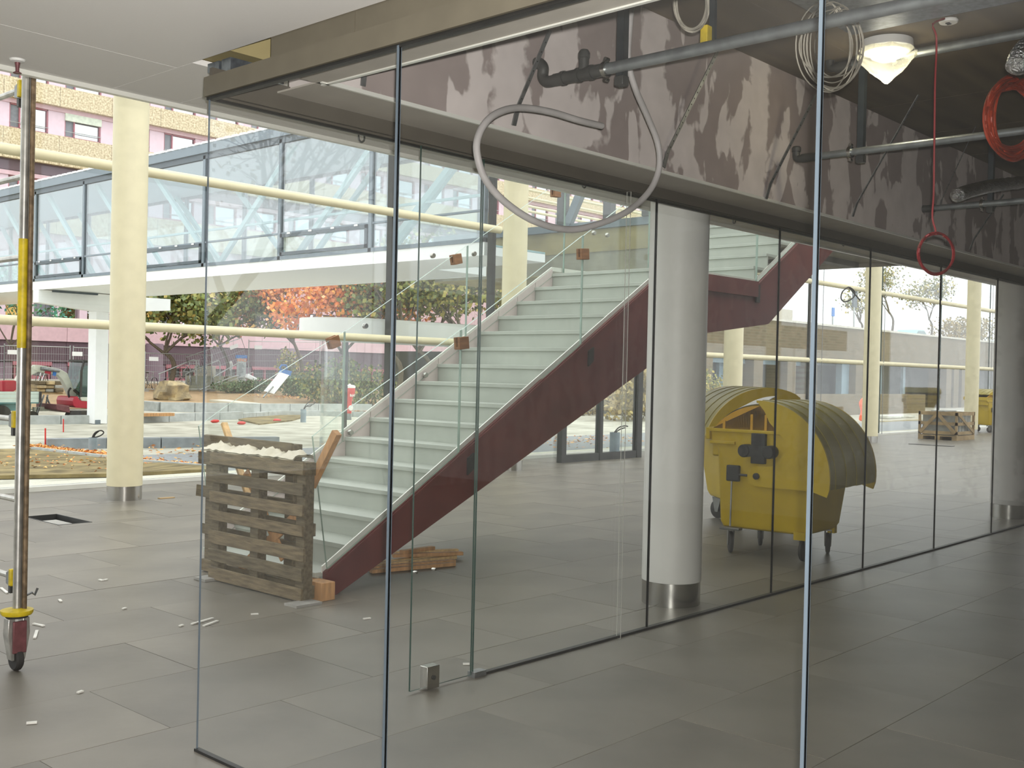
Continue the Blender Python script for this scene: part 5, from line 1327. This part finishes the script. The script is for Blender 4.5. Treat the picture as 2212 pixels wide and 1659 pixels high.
# ---------------------------------------------------------------- mini excavator, trailer, stacked stone
M('exc_grey', (196,198,184), .5, var=.06); M('exc_red', (168,34,52), .4, var=.06); M('exc_dark', (56,54,52), .6, var=.2)
MG('cab_glass', (.34,.46,.44), .06, .8)
ye = G(180,906).y
def EP(u, v, d=0): return PY(ye+d,u,v)
e0 = G(182,906)
X = T('mini_excavator','small excavator with red body, grey boom and dark cab glass beside the white bridge pier','excavator',e0)
def poly(px, d0, th, name, mat, par=X, bevel=.02):
    return MB().prism([EP(u,v,d0) for u,v in px],(0,th,0)).build(name,mat,par,bevel=bevel,ang=25)
for d in (-.1,1.0):
    tr = poly([(149,897),(152,890),(160,887),(206,887),(214,893),(214,902),(208,906),(158,906),(152,903)],d,.32,'track','exc_dark')
    lug = MB()
    for k in range(14): p = EP(155+4.2*k,906.2,d); lug.box(p.x-.02,p.x+.02,p.y,p.y+.32,p.z-.03,p.z+.02)
    lug.build('track_lug','rubber',tr,smooth=False)
poly([(122,873),(150,877),(152,892),(122,885)],-.2,1.5,'blade','maroon_metal')
poly([(157,866),(160,858),(168,856),(172,864),(215,868),(215,884),(164,881),(158,876)],.0,1.2,'body','exc_red')
poly([(174,858),(176,866),(215,869),(215,858)],-.02,1.24,'cab_base','exc_grey')
cabf = MB()
for a, b in (((174,860),(176,800)),((176,800),(182,779)),((182,779),(206,781)),((206,781),(204,800)),((204,800),(195,860)),((196,862),(197,820))):
    for d in (.05,1.1): cabf.bar(EP(*a,d),EP(*b,d),.06,.06)
cabf.build('cab_frame','exc_dark',X,smooth=False)
poly([(176,858),(177,802),(183,783),(202,784),(203,800),(196,858)],.08,1.0,'cab_glass','cab_glass',bevel=0)
poly([(183,777),(207,779),(207,784),(182,782)],.0,1.15,'cab_roof','exc_dark')
poly([(197,800),(212,790),(214,862),(196,862)],.15,.9,'rear_cover','exc_grey')
poly([(76,788),(88,789),(130,797),(146,806),(160,840),(168,852),(162,860),(152,856),(136,822),(126,811),(84,803),(72,799)],.45,.25,'boom','exc_grey')
poly([(40,812),(72,790),(82,793),(84,803),(46,822),(34,824)],.47,.21,'arm','exc_grey')
MB().path([EP(88,796,.42),EP(128,801,.42)],.06,8).build('boom_cylinder','dull_metal',X)
MB().path(catmull([EP(153,838,.35),EP(148,846,.35),EP(150,858,.35),EP(158,866,.35)],4),.035,6).build('hose','rubber',X)
MB().path([EP(176,856,.35),EP(160,842,.35)],.05,8).build('swing_cylinder','exc_dark',X)
poly([(4,823),(34,822),(40,838),(24,850),(6,846)],.4,.6,'bucket','exc_red')
MB().bar(EP(97,803,.44),EP(110,806,.44),.02,.09).build('red_marking','exc_red',X,smooth=False)
MB().bar(EP(114,807,.44),EP(121,808.5,.44),.02,.12).build('blue_marking','sign_blue',X,smooth=False)
yt = G(60,908).y
def TP(u, v, d=0): return PY(yt+d,u,v)
M('trailer_side', (200,214,204), .5, var=.05); M('trailer_green', (92,132,130), .5)
Tr = T('trailer','flat trailer with pale drop sides and drawbar behind the scaffold','trailer',(TP(40,908).x,yt,TP(40,908).z))
a, b = TP(-160,868), TP(84,868)
for k, (v0, v1) in enumerate(((846,851),(851.5,860),(860.5,869))): MB().box(a.x,b.x,yt,yt+.04,TP(40,v1).z,TP(40,v0).z).build('side_board','trailer_side',Tr,smooth=False)
MB().box(b.x,b.x+.08,yt-.02,yt+1.6,TP(84,870).z,TP(84,846).z).build('front_board','exc_dark',Tr,smooth=False)
MB().box(a.x,b.x,yt,yt+1.6,TP(40,872).z,TP(40,869).z).build('bed','trailer_green',Tr,smooth=False)
MB().box(a.x,TP(70,880).x,yt+.1,yt+1.5,TP(40,888).z,TP(40,872).z).build('underframe','trailer_green',Tr,smooth=False)
MB().bar(TP(72,884,.7),TP(122,882,.7),.16,.14).build('drawbar','exc_grey',Tr,smooth=False)
MB().tube(TP(84,880,.6),TP(78,898,.6),.045,8).build('jockey_leg','dull_metal',Tr)
jw = TP(69,901,.6); MB().tube(jw-Vector((0,.06,0)),jw+Vector((0,.06,0)),.2,18).build('jockey_wheel','rubber',Tr)
for p0, p1 in (((86,880),(95,853)),((99,877),(103,853)),((109,877),(101,858))): MB().tube(TP(*p0,.7),TP(*p1,.7),.03,6).build('support_rod','dull_metal',Tr)
for u in (-60,4): w0 = TP(u,896,.0); MB().tube(w0,w0+Vector((0,.2,0)),.3,18).build('wheel','rubber',Tr)
ysn = G(110,852).y
def NP(u, v): return PY(ysn,u,v)
N = T('stone_stack','stack of rough stone slabs on a pallet behind the excavator boom','stone stack',NP(110,852))
random.seed(19)
for i, (v0, v1) in enumerate(((822,831),(831,839),(839,847))):
    for u0, u1 in ((84,100),(100.5,118),(118.5,136)):
        A, B_ = NP(u0,v1), NP(u1,v0); MB().box(A.x,B_.x,ysn+random.uniform(-.1,.1),ysn+1.2,A.z,B_.z-.03).build('stone_slab',random.choice(['rock','stone_grey','old_wood']),N,bevel=.03)
A, B_ = NP(84,851), NP(136,848); MB().box(A.x,B_.x,ysn,ysn+1.2,A.z,B_.z).build('pallet_deck','crate_wood',N,smooth=False)
for u in (86,108,131): A = NP(u,853.5); MB().box(A.x,A.x+.35,ysn,ysn+1.2,A.z,NP(u,851).z).build('pallet_block','crate_wood',N,smooth=False)
# ---------------------------------------------------------------- bicycles by the fence
M('bike_black', (46,48,52), .4, .3); M('bike_silver', (190,196,200), .3, .7)
def bike(p, rz, label, first=[]):
    z0 = Vector()
    if first:
        c = dup(first[0],loc=p,rz=rz,label=label); return c
    t = T('bicycle',label,'bicycle',(0,0,0),'bicycles parked by the fence')
    for x in (-.52,.52):
        mb = MB(); mb.path([(x+.33*math.cos(2*PI*i/20),0,.34+.33*math.sin(2*PI*i/20)) for i in range(20)],.02,6,closed=True)
        for k in range(8): th = 2*PI*k/8; mb.tube((x,0,.34),(x+.32*math.cos(th),0,.34+.32*math.sin(th)),.004,4)
        mb.build('wheel','bike_black',t,off=z0)
    fr = MB()
    for a, b in (((-.52,0,.34),(-.1,0,.32)),((-.1,0,.32),(.38,0,.78)),((-.18,0,.78),(.36,0,.82)),((-.1,0,.32),(-.2,0,.92)),((-.52,0,.34),(-.18,0,.78)),((.52,0,.34),(.36,0,.98))): fr.tube(a,b,.018,6)
    fr.build('frame','bike_silver',t,off=z0)
    MB().path(catmull([(.25,-.28,1.0),(.36,-.12,1.0),(.38,0,.98),(.36,.12,1.0),(.25,.28,1.0)],3),.014,6).build('handlebar','bike_silver',t,off=z0)
    MB().ball((-.22,0,.95),.12,(1.1,.7,.35),10,6).build('saddle','bike_black',t,off=z0)
    MB().tube((-.1,-.1,.22),(-.1,.1,.42),.02,6).build('crank','bike_black',t,off=z0)
    t.location = p; t.rotation_euler = (0,0,rz); first.append(t); return t
for u, v, rz, l in ((322,842,.5,'bicycle at the left, next to the facade column and the fence'),(378,842,.2,'bicycle lying behind the top of the rock'),(410,840,1.1,'bicycle right of the rock under the slanting fence'),
                    (168,838,.4,'bicycle behind the excavator cab'),(90,838,.8,'bicycle behind the stacked stone, left'),(415,815,-.9,'bicycle on the steps beside the tube handrail')):
    bike(G(u,v) if v > 820 else PY(yr+3,u,v),rz,l)
# ---------------------------------------------------------------- what stands on the other side of the hall, mirrored in the glass
tree(0,0,11.5,4.0,'leaf_brown','bare tree in the yard outside the left end of the hall',81,nl=150,ls=.1,r=.22,depth=5,base=Vector((-13,20,-.25)),lf=.3)
